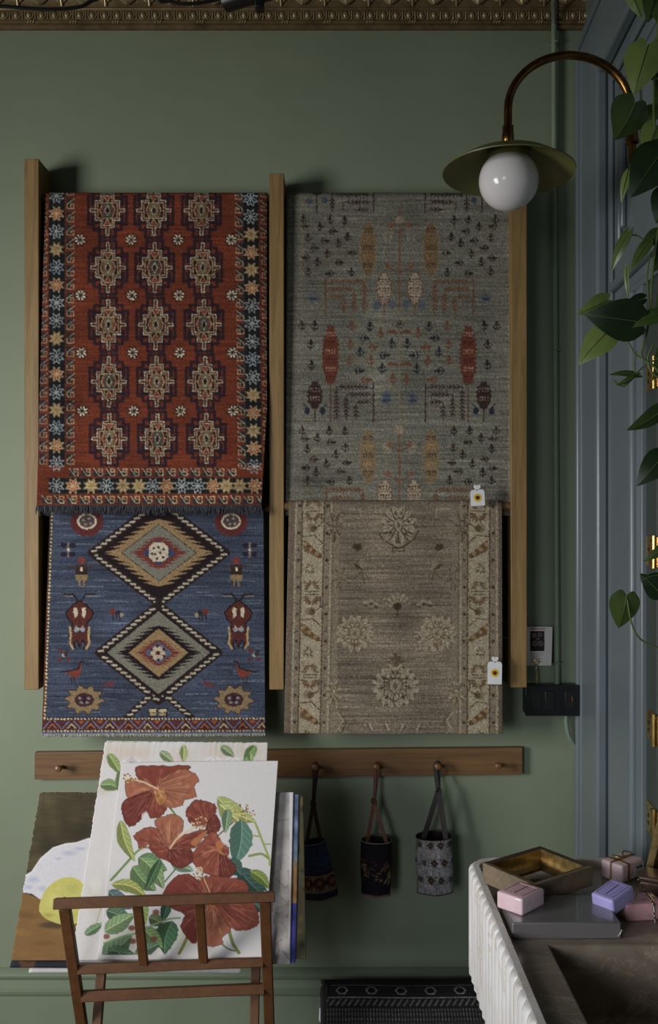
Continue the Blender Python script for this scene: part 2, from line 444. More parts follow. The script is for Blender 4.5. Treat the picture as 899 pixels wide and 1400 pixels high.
# eggs in their cups, one per 36 mm
egg_me = cup_me = None
n_egg = int((XR - XL - 0.02) / 0.0362)
for k in range(n_egg):
    x = XL + 0.02 + k * 0.0362
    if egg_me is None:
        m = MB(); n1, n2 = 10, 6
        rows = []
        for i in range(n2 + 1):
            a = math.pi * i / n2
            rows.append([(0.0085 * math.sin(a) * math.cos(b) * (1.0 - 0.15 * math.cos(a)), -0.016 - 0.008 * math.sin(a) * math.sin(b), 0.0455 - 0.0135 * math.cos(a)) for b in np.linspace(0, math.pi, n1)])
        m.grid(rows); o = m.build('egg', M_tin, corn, None, fix=False); egg_me = o.data
        m = MB()
        m.tube([(0.0115 * math.sin(a) * 1.05, -0.0175, 0.048 - 0.0165 * math.cos(a)) for a in np.linspace(-2.35, 2.35, 13)], 0.0022, 6)
        m.tube([(0.0181, -0.017, 0.060), (0.0181, -0.019, 0.045), (0.0181, -0.016, 0.031)], [0.0022, 0.0026, 0.0008], 6)
        c = m.build('egg_cup', M_tin, corn, None); cup_me = c.data
    else:
        o = link('egg', egg_me, None, corn); c = link('egg_cup', cup_me, None, corn)
    o.location = (x, 0, 0); c.location = (x, 0, 0)
# leaves and scrolls pressed into the cove
def cove_pt(x, s, out=0.0):
    a = s * 1.4
    return Vector((x, -(0.022 + 0.095 * (1 - math.cos(a)) + out), 0.072 + 0.10 * math.sin(a)))
leaf_me = scr_me = None
for k in range(int((XR - XL - 0.1) / 0.125) + 1):
    x = XL + 0.05 + k * 0.125
    if leaf_me is None:
        m = MB()
        for da in (-0.9, -0.45, 0.0, 0.45, 0.9):           # five lobes of one leaf
            rows = []
            for i in range(7):
                s = i / 6; wd = 0.0085 * math.sin(math.pi * (0.12 + 0.84 * s))
                cxx = math.sin(da) * 0.055 * s
                rows.append([cove_pt(cxx + q * wd, 0.02 + s * 0.62 * math.cos(da) , 0.004 + 0.007 * (1 - q * q) + 0.008 * s * s) for q in (-1, -0.5, 0, 0.5, 1)])
            m.grid(rows)
        o = m.build('cornice_leaf', M_tin, corn, None, fix=False); leaf_me = o.data
        m = MB()
        for sg in (-1, 1):
            pts = [cove_pt(0.0625 + sg * (0.006 + 0.016 * (1 - q * 0.75) * math.cos(q * 9)) , 0.22 + 0.16 * (1 - q * 0.7) * math.sin(q * 9), 0.003) for q in np.linspace(0, 1, 18)]
            m.tube(pts, [0.0045 - 0.0025 * i / 17 for i in range(18)], 6)
        m.tube([cove_pt(0.0625, 0.0, 0.003), cove_pt(0.0625, 0.5, 0.006), cove_pt(0.0625, 0.8, 0.004)], [0.002, 0.006, 0.002], 6)
        c = m.build('cornice_scroll', M_tin, corn, None); scr_me = c.data
    else:
        o = link('cornice_leaf', leaf_me, None, corn); c = link('cornice_scroll', scr_me, None, corn)
    o.location = (x, 0, 0); c.location = (x, 0, 0)

# baseboard with its cap mouldings
bz = lambda py: CZ - (py - 700) / 475.0
bb = bpy.data.objects.new('baseboard_back', None); COL.objects.link(bb); structure(bb, 'tall green baseboard with stepped cap')
def bpart(name, pr):
    m = MB(); m.prism(pr, -3.2, 0.73, lambda u, v, w: Vector((w, -u, v))); return m.build(name, M_base, bb)
bpart('baseboard_board', [(0, 0), (0.018, 0), (0.018, bz(1358)), (0, bz(1358))])
bpart('baseboard_step', [(0, bz(1358)), (0.018, bz(1358)), (0.024, bz(1355)), (0.026, bz(1350)), (0.016, bz(1347)), (0.014, bz(1336)), (0, bz(1336))])
bpart('baseboard_cap', [(0, bz(1336)), (0.016, bz(1336)), (0.023, bz(1333)), (0.025, bz(1329)), (0.020, bz(1326)), (0.008, bz(1323)), (0, bz(1322))])

# shop window frame the daylight comes through, behind and to the left of the viewer
mw = bpy.data.objects.new('window_1', None); COL.objects.link(mw); structure(mw, 'white shop window frame with muntins')
M_white = paint('white window paint', (215, 215, 210), 0.5, 0.03)
wq = (Vector((-0.55, 0.0, 0.98)) - Vector((-2.60, -2.30, 1.66)))
wq = Vector((wq.x, wq.y, 0)).to_track_quat('-Z', 'Y').to_matrix().to_4x4()
wM = Matrix.Translation((-2.67, -2.36, 1.66)) @ wq
for x0, y0, x1, y1 in ((-0.66, -0.80, -0.54, 0.80), (0.54, -0.80, 0.66, 0.80), (-0.54, 0.68, 0.54, 0.80), (-0.54, -0.80, 0.54, -0.68)):
    m = MB(); m.box((x0, y0, -0.06), (x1, y1, 0.06), wM); m.build('window_frame', M_white, mw)
# ------------------------------------------------------------------ rug rack
rack = thing('rug_rack', (W(210, 943, 0.0).x, -0.06, W(0, 943, 0.12).z), 'wall-hung oak rug rack with three long uprights and round rungs', 'rack')
DP = 0.12
post_x = []
for (xa, xb, yt, yb) in ((33, 53, 217, 943), (368, 388, 237, 943), (698, 720, 237, 940)):
    a = W(xa, yt, DP); b = W(xb, yb, DP); post_x.append((a.x, b.x))
    m = MB(); m.box((a.x, -DP, b.z), (b.x, -0.0005, a.z)); m.build('post', M_oakv, rack, ((a.x + b.x) / 2, -DP / 2, b.z), bevel=0.0018)
def rung(i, py, dep, r=0.0135):
    x0 = post_x[i][1]; x1 = post_x[i + 1][0]; z = W(0, py, dep).z
    m = MB(); m.tube([(x0 - 0.004, -dep, z), (x1 + 0.004, -dep, z)], r, 14); m.build('rung', M_oakh, rack, ((x0 + x1) / 2, -dep, z))
    return z
# ------------------------------------------------------------------ painters of the four rugs
def star8(cv, x, y, r, out, fill=None):
    for k in range(8):
        a = math.pi / 4 * k + math.pi / 8
        t = (x + r * math.cos(a), y + r * math.sin(a))
        q = lambda da, f: (x + r * f * math.cos(a + da), y + r * f * math.sin(a + da))
        kite = [(x, y), q(-0.36, 0.58), t, q(0.36, 0.58)]
        if fill is not None: cv.poly(kite, fill)
        if out is not None: cv.line(kite + [kite[0]], 1.15, out)
def smotif(cv, x, y, p, col, horiz, flip, red, dark):
    T = (lambda u, v: (x + v * flip, y + u)) if not horiz else (lambda u, v: (x + u, y + v * flip))
    h = p / 2
    cv.poly([T(-h, -6), T(h, -6), T(-h + 1, 6)], dark); cv.poly([T(h, -6), T(h, 6), T(-h + 1, 6)], red)
    cv.line([T(-h + 0.5, 5), T(-1, -5), T(h - 5, -5)], 1.3, col)
    cv.line([T(h - 4.5, -4.5), T(h - 4.5, 4), T(-1.5, 4), T(-1.5, 0), T(1.6, 0)], 1.35, col)
def paint_red():
    cv = Cv(40, 250, 380, 712, (102, 42, 25))
    red, drk, tan, crm = (98, 40, 25), (25, 27, 29), (150, 128, 92), (176, 164, 138)
    grey, rust = (128, 134, 134), (140, 70, 42)
    pl = (44, 27, 34)
    # borders
    cv.rect(40, 250, 104, 712, red); cv.rect(67, 250, 89, 712, drk); cv.rect(321, 250, 380, 712, red)
    cv.poly([(332, 250), (353, 250), (359, 712), (338, 712)], drk)
    cv.rect(40, 637, 380, 712, red)
    cv.rect(67, 653.5, 357, 675, drk); cv.rect(58, 690, 372, 712, (92, 36, 27))
    y = 268; k = 0
    cyc = [(grey, None), (tan, rust), (grey, None), ((120, 96, 60), tan), ((122, 132, 140), None), (tan, rust), (grey, None), ((118, 122, 120), None), ((128, 104, 62), tan)]
    while y < 652:
        o, f = cyc[k % 9]; star8(cv, 77.5, y, 10.5, o, f)
        o, f = cyc[(k * 2 + 4) % 9]; star8(cv, 342.5 + (y - 270) / 400 * 5.5, y + 4, 10.5, o, f); y += 24.4; k += 1
    for k, x in enumerate((77.5, 100, 124.6, 145.6, 168, 189.6, 209, 228, 249, 270.6, 291.6, 309.5, 328, 348)):
        o, f = cyc[(k * 3 + 2) % 9] if k % 4 else cyc[3 if k % 8 else 0]; star8(cv, x, 664.5, 10.8, o, f)
    y = 262
    while y < 640:
        smotif(cv, 97, y, 18.4, (140, 120, 92), False, 1, red, (36, 40, 42)); d = (y - 270) / 400 * 5
        smotif(cv, 326 + d, y + 6, 18.4, (140, 120, 92), False, -1, red, (36, 40, 42))
        smotif(cv, 60, y, 18.4, (134, 110, 84), False, 1, red, (34, 38, 50))
        smotif(cv, 361 + d, y + 3, 18.4, (128, 96, 66), False, -1, (70, 30, 24), (34, 32, 32)); y += 18.4
    x = 103
    while x < 330: smotif(cv, x, 645.5, 16.6, (146, 126, 98), True, -1, red, (36, 40, 42)); x += 16.6
    x = 66
    while x < 372: smotif(cv, x, 683, 17.2, (158, 134, 94), True, -1, red, (36, 42, 52)); x += 17.2
    # the field
    for r in range(5):
        yy = 288 + 78 * r
        for c, (x0, dx) in enumerate(((147, 2.5), (210.3, 5), (275.5, 7))):
            xx = x0 + dx * r / 4
            for sx in (-1, 1):
                for sy in (-1, 1):
                    Q = lambda a, b: (xx + sx * a, yy + sy * b)
                    cv.line([Q(19, 2), Q(26, 2), Q(26, 19), Q(20.5, 19), Q(20.5, 8)], 4.2, pl)
                    cv.line([Q(13, 26.5), Q(19, 26.5), Q(19, 17), Q(13, 17)], 4.0, pl)
                    cv.line([Q(3, 36.5), Q(11, 36.5), Q(11, 24), Q(5, 24)], 4.4, pl)
                    cv.line([Q(5.5, 38), Q(5.5, 28)], 1.6, (60, 34, 40))
            out = [(0, -34), (2, -34), (2, -23.5), (9, -23.5), (9, -13.5), (16.5, -13.5), (16.5, -2), (23.5, -2), (23.5, 2), (16.5, 2), (16.5, 13.5), (9, 13.5), (9, 23.5), (2, 23.5), (2, 34), (0, 34)]
            full = [(xx + a, yy + b) for a, b in out] + [(xx - a, yy + b) for a, b in out[::-1]]
            cv.line([(a, b) for a, b in full], 4.6, (38, 24, 27))
            cv.poly(full, (78, 36, 30)); cv.line(full, 1.35, (152, 140, 116))
            inn = [(6.5, -20.5), (6.5, -10.5), (13.3, -10.5), (13.3, 10.5), (6.5, 10.5), (6.5, 20.5)]
            fi = [(xx + a, yy + b) for a, b in inn] + [(xx - a, yy + b) for a, b in inn[::-1]]
            cv.poly(fi, (40, 30, 26) if (r + c) % 2 else (58, 30, 26)); cv.line(fi + [fi[0]], 1.2, tan)
            cv.rect(xx - 6.2, yy - 10, xx + 6.2, yy + 10, (98, 84, 60) if (r * 2 + c) % 3 else (66, 62, 56))
            for s in (-1, 1):
                cv.poly([(xx + s * 6.5, yy - 9.5), (xx + s * 10.5, yy), (xx + s * 6.5, yy + 9.5)], (112, 46, 34))
                cv.line([(xx + s * 6.5, yy - 9.5), (xx + s * 10.5, yy), (xx + s * 6.5, yy + 9.5)], 1.0, (150, 134, 104))
                cv.line([(xx - 6, yy + s * 10.5), (xx + 6, yy + s * 10.5)], 1.0, tan)
                cv.poly([(xx - 4.8, yy + s * 19.5), (xx + 4.8, yy + s * 19.5), (xx, yy + s * 11.5)], (118, 52, 38))
                cv.line([(xx - 4.8, yy + s * 19.5), (xx, yy + s * 11.5), (xx + 4.8, yy + s * 19.5)], 1.0, (140, 122, 92))
            dm = [(xx, yy - 7), (xx + 3.6, yy), (xx, yy + 7), (xx - 3.6, yy)]
            cv.poly(dm, (34, 26, 26)); cv.line(dm + [dm[0]], 1.0, (156, 142, 116))
    for r, yy in enumerate((328, 404, 482.5, 562)):
        for x in (109.5 + r, 179 + r * 1.2, 243.5 + r * 1.2, 316 + r):
            star8(cv, x, yy, 9.6, (40, 24, 24), (186, 174, 146))
            for q in range(4):
                a = math.pi / 4 * q; cv.line([(x - 3 * math.cos(a), yy - 3 * math.sin(a)), (x + 3 * math.cos(a), yy + 3 * math.sin(a))], 0.7, (60, 36, 30))
    cv.streaks(0.10, 26, 1.3, 4); cv.blotch(0.05, 30, 6); cv.grain(0.12, 8)
    return cv

def zigdiamond(cx, cy, hw, hh, n, amp):
    pts = []
    cor = [(0, -hh), (hw, 0), (0, hh), (-hw, 0)]
    for e in range(4):
        (x0, y0), (x1, y1) = cor[e], cor[(e + 1) % 4]
        sx = 1 if e in (0, 1) else -1
        for k in range(n):
            t0 = k / n; t1 = (k + 1) / n
            ax, ay = x0 + (x1 - x0) * t0, y0 + (y1 - y0) * t0
            bx, by = x0 + (x1 - x0) * t1, y0 + (y1 - y0) * t1
            pts.append((cx + ax, cy + ay))
            pts.append((cx + (bx if abs(bx) > abs(ax) else ax) + sx * amp, cy + (ay + (by - ay) * (0.85 if e in (0, 2) else 0.15))))
    return pts
def barber(cv, a, b, wd=9.0, n=9):
    cv.line([a, b], wd, (40, 26, 26)); cv.line([a, b], wd - 4.6, (34, 28, 30))
    dx, dy = b[0] - a[0], b[1] - a[1]; L = math.hypot(dx, dy); ux, uy = dx / L, dy / L
    k = 4.0
    while k < L - 3:
        x, y = a[0] + ux * k, a[1] + uy * k
        s = 1 if ux * uy > 0 else -1
        cv.line([(x - 3.0, y - 0.4 * s), (x + 3.0, y + 0.4 * s)], 2.8, (152, 142, 122)); k += 8.2
def paint_blue():
    cv = Cv(45, 690, 375, 1014, (53, 61, 79))
    cv.streaks(0.13, 55, 1.2, 11); cv.blotch(0.07, 40, 12)
    rs = random.Random(4)
    for _ in range(260):                                    # paler wefts
        x = rs.uniform(60, 350); y = rs.uniform(700, 980); l = rs.uniform(12, 50)
        cv.line([(x, y), (x + l, y + rs.uniform(-0.6, 0.6))], 0.9, (112, 120, 134) if rs.random() < 0.55 else (26, 32, 48), 0.6)
    dk, tan, gr, rd = (30, 22, 25), (126, 100, 66), (100, 98, 86), (100, 42, 36)
    # left edge guard, slanting with the rug
    cv.poly([(45, 690), (69, 690), (60, 1014), (45, 1014)], (84, 40, 32))
    for k in range(60):
        y = 700 + k * 5; x = 71 - (y - 700) / 300 * 10
        cv.rect(x - 1, y, x + 1.2, y + 2.8, (186, 166, 116)); cv.rect(x - 1, y + 2.8, x + 1.2, y + 5, (60, 34, 30))
    def diamond(cx, cy, hw, hh, upper):
        c = [(cx, cy - hh), (cx + hw, cy), (cx, cy + hh), (cx - hw, cy)]
        cv.poly(c, dk)
        if upper: layers = [(0.66, tan, 7, 14), (0.565, (30, 26, 24), 0, 0), (0.55, gr, 0, 0), (0.31, rd, 5, 12), (0.25, (46, 56, 84), 0, 0)]
        else: layers = [(0.86, gr, 0, 0), (0.56, dk, 7, 13), (0.50, tan, 0, 0), (0.27, rd, 5, 10), (0.235, (68, 80, 100), 0, 0)]
        for k, cl, n, am in layers:
            if n: cv.poly(zigdiamond(cx, cy, hw * k, hh * k, n, am), cl)
            else: cv.poly([(cx, cy - hh * k), (cx + hw * k, cy), (cx, cy + hh * k), (cx - hw * k, cy)], cl)
        for e in range(4): barber(cv, c[e], c[(e + 1) % 4], 10.5)
    diamond(217.5, 756, 92, 70, True)
    diamond(217, 892.5, 82, 66, False)
    oc = [(-13, -7), (-7, -13), (7, -13), (13, -7), (13, 7), (7, 13), (-7, 13), (-13, 7)]
    cv.poly([(217 + a, 755 + b) for a, b in oc], (166, 152, 128))
    for a, b in ((-7, -5), (0, -7), (7, -4), (-5, 3), (2, 1), (6, 7), (-2, 9), (-9, 2)): cv.ell(217 + a, 755 + b, 1.8, 1.8, (50, 40, 60))
    for k in range(6):
        a = math.pi / 3 * k; cv.ell(216 + 6.5 * math.cos(a), 893 + 6.5 * math.sin(a), 3.6, 3.6, (156, 140, 116)); cv.ell(216 + 9.5 * math.cos(a + .5), 893 + 9.5 * math.sin(a + .5), 2.2, 2.2, (66, 30, 34))
    cv.ell(216, 893, 3.2, 3.2, (70, 30, 34))
    barber(cv, (205, 952), (174, 981), 9); barber(cv, (228, 952), (262, 981), 9)
    for s in (-1, 1):
        cv.rect(216 + (-13 if s < 0 else 0.8), 968, 216 + (-0.8 if s < 0 else 13), 980, (36, 28, 26)); cv.rect(216 + (-12 if s < 0 else 2), 969.5, 216 + (-2 if s < 0 else 12), 974, (160, 144, 110)); cv.rect(216 + (-11 if s < 0 else 2), 975, 216 + (-2 if s < 0 else 11), 978.5, (140, 122, 90))
    for s in (-1, 1):
        X = lambda dx, f=1: 217.5 + s * dx
        Z = lambda cx, pts: [(217.5 + s * (cx + a), b) for a, b in pts]
        # red rosette, blossom cross, little figure, beetle, flowers, bird, dog, tan rosette
        cx = 98.5
        for k in range(14):
            a = math.pi * 2 * k / 14; cv.ell(X(cx) + 18 * math.cos(a), 714 + 15 * math.sin(a), 5, 5, (84, 36, 36))
        cv.ell(X(cx), 714, 18, 14, (80, 34, 34)); cv.ell(X(cx), 713, 13.5, 11, (172, 156, 134)); cv.ell(X(cx), 713, 11, 8.5, (66, 56, 56))
        for a, b in ((-5, -2), (3, -4), (5, 3), (-2, 4)): cv.ell(X(cx) + a, 713 + b, 2.2, 1.8, (120, 104, 92))
        cx = 124
        for a, b in ((-6, -6), (6, -6), (-6, 6), (6, 6)): cv.ell(X(cx) + a, 752 + b, 4.4, 3.4, (36, 32, 46))
        cv.line([(X(cx), 742), (X(cx), 762)], 1.8, (120, 96, 90)); cv.ell(X(cx), 752, 2, 2, (180, 160, 130))
        cx = 106
        cv.ell(X(cx), 766.5, 5, 4.5, (112, 46, 38)); cv.poly(Z(cx, [(-8, 772), (8, 772), (8, 786), (-8, 786)]), (46, 34, 30))
        cv.line([(X(cx) - 17, 775.5), (X(cx) + 17, 774.5)], 2.2, (66, 44, 36)); cv.rect(X(cx) - 1.6, 776, X(cx) + 1.6, 781, (190, 176, 150))
        cv.poly(Z(cx, [(-8.5, 786), (8.5, 786), (8, 794), (4, 794), (4, 803), (2, 803), (1, 793), (-2, 793), (-3, 803), (-6, 803), (-5, 794), (-8, 794)]), (120, 96, 66)); cv.line(Z(cx, [(-8, 794), (-5, 795), (-5, 803)]), 1, (40, 28, 26))
        cx = 108.5
        body = [(0, 822), (10, 829), (18, 838), (15, 846), (9, 852), (10, 864), (14, 870), (12, 882), (7, 887), (8, 878), (3, 874), (0, 884), (-3, 874), (-8, 878), (-7, 887), (-12, 882), (-14, 870), (-10, 864), (-9, 852), (-15, 846), (-18, 838), (-10, 829)]
        cv.line(Z(cx, body + [body[0]]), 3.2, (30, 22, 24)); cv.poly(Z(cx, body), (78, 36, 32))
        for q in (-1, 1):
            cv.poly(Z(cx, [(q * 3, 832), (q * 7, 830), (q * 8.5, 836), (q * 6.5, 846), (q * 3, 842)]), (172, 158, 134))
            cv.line(Z(cx, [(q * 2, 822), (q * 8, 813), (q * 21, 812.5)]), 2.2, (34, 26, 28)); cv.line(Z(cx, [(q * 9, 815.5), (q * 21, 815)]), 1.4, (140, 120, 100), 0.7)
            cv.line(Z(cx, [(q * 13, 858), (q * 12, 868), (q * 13, 880), (q * 9, 887)]), 3.0, (150, 128, 88))
            cv.ell(X(cx) + q * 4, 861, 3.4, 3.4, (120, 126, 140))
        cv.ell(X(cx), 868, 6, 5, (70, 36, 34)); cv.line(Z(cx, [(-5, 856), (-2, 860), (2, 860), (5, 856)]), 1.2, (160, 146, 120))
        cx = 60.5
        cv.ell(X(cx) + 3 * s, 836, 4.2, 4.2, (100, 42, 40)); cv.ell(X(cx) - 5 * s, 838, 4.6, 3.0, (36, 34, 44)); cv.ell(X(cx) - 9 * s, 841, 2.4, 3, (132, 118, 100))
        for q in (-6, -2, 3): cv.line([(X(cx) + q * s, 839), (X(cx) + q * s + 1, 848)], 1.8, (44, 34, 40))
        cx = 130
        for a, b, cl in ((-5, -6, (96, 40, 40)), (5, -5, (60, 44, 50)), (0, 0, (150, 134, 112)), (6, 6, (98, 42, 38)), (-6, 6, (90, 44, 40)), (3, -1, (46, 40, 50))): cv.ell(X(cx) + a, 896 + b, 3, 2.6, cl)
        cx = 116
        cv.poly(Z(cx, [(15, 919), (4, 916), (-4, 914), (-8, 908), (-7, 904), (-11, 904), (-10, 908), (-10, 916), (-8, 923), (-3, 927), (4, 926), (8, 921)]), (108, 48, 38)); cv.line(Z(cx, [(18, 919), (5, 917), (-6, 914), (-9, 905), (-13, 905)]), 2.0, (34, 28, 34))
        for q in (0, 4): cv.line(Z(cx, [(q, 926), (q - 1, 934)]), 1.3, (50, 30, 30))
        cx = 69
        cv.poly(Z(cx, [(-9, 929), (-6, 932), (2, 933), (8, 938), (6, 941), (3, 938), (-3, 938), (-5, 941), (-7, 936)]), (92, 44, 50))
        cx = 102
        rp = []
        for k in range(40):
            a = 2 * math.pi * k / 40; r = 1.0 if k % 4 < 2 else 0.78; rp.append((X(cx) + 27 * r * math.cos(a), 957 + 20 * r * math.sin(a)))
        cv.poly(rp, (118, 96, 66)); cv.line(rp + [rp[0]], 0.9, (50, 36, 30)); cv.ell(X(cx), 957, 13, 9.5, (60, 34, 38))
        for a, b in ((-6, -2), (0, -4), (6, -2), (-4, 4), (4, 4), (0, 1)): cv.ell(X(cx) + a, 957 + b, 2.4, 2, (116, 104, 104) if a else (30, 26, 34))
    # foot border
    cv.rect(45, 982, 375, 1000, (78, 36, 33)); cv.rect(45, 1000, 375, 1014, (70, 84, 110))
    for k in range(68):
        x = 60 + k * 4.6
        for y in (982, 998.5): cv.rect(x, y, x + 2.6, y + 1.9, (176, 158, 120)); cv.rect(x + 2.6, y, x + 4.6, y + 1.9, (44, 28, 28))
    for k in range(12):
        x = 72 + k * 26
        for q in (-1, 1): cv.line([(x + q * 12, 996), (x + q * 3, 986)], 2.0, (90, 92, 122)); cv.line([(x + q * 9, 996), (x, 987)], 1.2, (36, 26, 28))
        cv.poly([(x - 7, 996), (x + 7, 996), (x, 988)], (150, 128, 96) if k % 2 else (136, 74, 48)); cv.poly([(x - 4, 996), (x + 4, 996), (x, 991.5)], (46, 30, 30))
        cv.poly([(x + 8, 985.5), (x + 18, 985.5), (x + 13, 990)], (132, 68, 50) if k % 3 else (70, 46, 52))
    cv.grain(0.13, 9)
    return cv

def sprig(cv, x, y, s, col, rot=0.0, al=0.92):
    c, q = math.cos(rot), math.sin(rot)
    T = lambda a, b: (x + s * (a * c - b * q), y + s * (a * q + b * c))
    cv.poly([T(0, -1.0), T(0.28, -0.55), T(0.2, 0.2), T(-0.2, 0.2), T(-0.28, -0.55)], col, al)
    for k in (-1, 1):
        cv.poly([T(0, 0.75), T(k * 0.5, 0.35), T(k * 0.85, -0.15), T(k * 0.62, 0.5), T(k * 0.25, 0.9)], col, al)
        cv.poly([T(0, 0.1), T(k * 0.55, -0.3), T(k * 0.45, 0.15)], col, al)
    cv.line([T(0, -0.6), T(0, 1.0)], 0.22 * s, col, al)
def cypress(cv, x, y0, y1, hw, body, dots, edge, stem=None):
    n = int((y1 - y0) / 6); pts = []
    for sd in (1, -1):
        seq = range(n + 1) if sd > 0 else range(n, -1, -1)
        for k in seq:
            t = k / n; w = hw * min(1.0, 0.35 + 2.2 * t, 0.45 + 2.2 * (1 - t)); y = y0 + (y1 - y0) * t
            pts += ([(x + sd * w, y), (x + sd * w * 0.75, y + 3)] if sd > 0 else [(x + sd * w * 0.75, y + 3), (x + sd * w, y)])
    if stem: cv.line([(x, y1), (x, stem)], 1.5, edge)
    cv.line(pts + [pts[0]], 2.2, edge, 0.8); cv.poly(pts, body)
    y = y0 + 7; k = 0
    while y < y1 - 4:
        for a in (-5.5, -2, 2, 5.5):
            if abs(a) < hw * 0.7: cv.rect(x + a - 1.1, y, x + a + 1.1, y + 2.4, dots[k % len(dots)]); cv.rect(x + a - 1.1, y + 4, x + a + 1.1, y + 5.8, dots[(k) % len(dots)], 0.7)
        cv.rect(x - hw * 0.8, y + 7.6, x + hw * 0.8, y + 9.2, edge, 0.6)
        y += 12; k += 1
def willow(cv, x0, y0, x1, y1, col, s, trunk_at):       # trunk with weeping branches, s mirrors
    t = x0 if trunk_at == 0 else x1; o = x1 if trunk_at == 0 else x0
    cv.line([(t, y0), (t, y1)], 1.8, col)
    d = 1 if o > t else -1; w = abs(o - t)
    def chev(xa, ya, horiz, n):
        for k in range(n):
            if horiz: px, py = xa + d * k * 5, ya; cv.line([(px, py - 2.8), (px + d * 3.4, py), (px, py + 2.8)], 1.7, col, 0.9)
            else: px, py = xa, ya + k * 5; cv.line([(px - 3.2, py + 3.2), (px, py), (px + 3.2, py + 3.2)], 1.8, col, 0.9)
    for k in range(3):
        y = y0 + 4 + k * 10.5; ln = w * (1.0 - 0.26 * k)
        cv.line([(t, y + 4), (t + d * 6, y), (t + d * ln, y)], 1.1, col); chev(t + d * 8, y, True, int((ln - 8) / 5))
        xx = t + d * ln
        cv.line([(xx, y), (xx, y1 - 2)], 1.2, col); chev(xx, y + 6, False, int((y1 - y - 8) / 5))
def paint_garden():
    cv = Cv(380, 250, 705, 700, (100, 98, 86))
    cv.streaks(0.12, 45, 1.3, 21); cv.blotch(0.06, 45, 22)
    rs = random.Random(8)
    for _ in range(500):
        x = rs.uniform(385, 690); y = rs.uniform(262, 690); l = rs.uniform(6, 26)
        cv.line([(x, y), (x + l, y)], 0.9, rs.choice([(120, 116, 100), (64, 70, 66), (70, 82, 84), (104, 92, 78)]), 0.4)
    dk, br, rust, navy, tan = (40, 32, 31), (54, 38, 34), (100, 62, 42), (36, 38, 46), (106, 84, 58)
    AX = 546.0
    def both(fn):
        for s in (1, -1): fn(s)
    mx = lambda x, s: x if s > 0 else 2 * AX - x
    c6 = [(130,205,0),(150,262,1),(250,262,0),(325,210,0),(430,215,0),(350,300,1),(165,340,0),(290,368,1),(383,380,0),(452,335,0),(215,420,1),(303,455,0),(480,455,-1),(148,490,-1),(232,515,0),(395,525,1),(165,585,0),(320,605,-1),(478,590,0)]
    c5 = [(108,320,0),(120,350,1),(160,345,0),(200,320,0),(253,320,0),(208,362,1),(125,382,0),(255,378,0),(223,402,0),(150,420,1),(190,432,0),(262,432,1),(118,450,-1),(155,462,0),(240,462,1),(125,490,0),(203,497,-1),(268,490,0)]
    c7d = [(120,130,0),(213,130,0),(185,265,0),(190,415,0)]
    c7r = [(480,130,0),(690,185,0),(470,265,0),(640,290,1),(465,380,0),(618,380,0),(775,515,0),(590,525,1)]
    c7n = [(612,135,0),(825,125,0),(575,225,1),(540,320,0),(720,350,1),(770,260,0),(540,462,1),(700,440,0)]
    def go(s):
        ro = lambda r: r * math.pi / 2 * s
        for x, y, r in c6: sprig(cv, mx(390 + x / 5.29, s), 260 + y / 5.29, 6.6, dk if (int(x) % 3) else br, ro(r))
        for x, y, r in c5: sprig(cv, mx(370 + x / 2.497, s), 460 + y / 2.497, 6.8, dk if (int(x) % 3) else br, ro(r))
        for lst, cl in ((c7d, dk), (c7r, rust), (c7n, navy)):
            for x, y, r in lst: sprig(cv, mx(390 + x / 5.29, s), 420 + y / 5.29, 7.6, cl, ro(r))
        X = lambda x: mx(x, s)
        willow(cv, min(X(454), X(511)), 262, max(X(454), X(511)), 289, br, s, 1 if s > 0 else 0)
        cv.line([(X(454), 260), (X(454), 289)], 1.6, br); cv.line([(X(433), 262), (X(433), 290)], 1.6, br); cv.ell(X(433), 264, 7, 3, br)
        cv.ell(X(423), 276, 4, 4, (58, 68, 80)); cv.ell(X(444), 274, 4, 5, (60, 70, 82))
        cypress(cv, X(503), 305, 374, 11, tan, [(66, 44, 34), (140, 104, 60)], (124, 104, 72))
        willow(cv, min(X(445), X(498)), 381, max(X(445), X(498)), 431, rust, s, 0 if s > 0 else 1)
        cypress(cv, X(525), 374, 412, 10, (146, 132, 110), [(48, 36, 36)], (110, 66, 46), 431)
        cv.ell(X(428), 407, 10, 9, (74, 84, 94), 0.7, 0.6); cv.ell(X(428), 409, 6, 2, (48, 56, 76)); cv.ell(X(515), 418, 5, 7, (70, 80, 92), 0.7); cv.ell(X(536), 416, 5, 6, (70, 80, 92), 0.7)
        for k in range(5): cv.line([(X(530) - 6 + k * 3, 318), (X(530) - 4 + k * 2, 330)], 1.1, (142, 128, 108)); cv.line([(X(529) - 6 + k * 3, 606), (X(529) - 4 + k * 2, 620)], 1.1, (142, 128, 108))
        cv.line([(X(530), 316), (X(530), 362)], 1.0, (110, 92, 78)); cv.line([(X(520), 308), (X(540), 309)], 1.4, rust)
        cypress(cv, X(452), 447, 521, 11, (100, 48, 36), [(150, 120, 94), (52, 30, 28)], (84, 46, 36), 577)
        cypress(cv, X(430.6), 523, 555, 10, (52, 36, 34), [(132, 110, 92)], (48, 34, 32), 577)
        for q in (-1, 1): cv.ell(X(430.6) + q * 10.5, 562, 4, 5, (38, 42, 54)); cv.line([(X(430.6) + q * 11, 557), (X(430.6) + q * 15, 553)], 1.8, (38, 42, 54))
        willow(cv, min(X(460), X(510.6)), 525, max(X(460), X(510.6)), 577, (54, 36, 36), s, 1 if s > 0 else 0)
        cv.ell(X(528), 545, 10, 14, (74, 82, 94), 0.7, 0.6); cv.ell(X(528), 548, 6, 2.4, (50, 58, 78)); cv.ell(X(528), 541, 5, 2, (56, 64, 84))
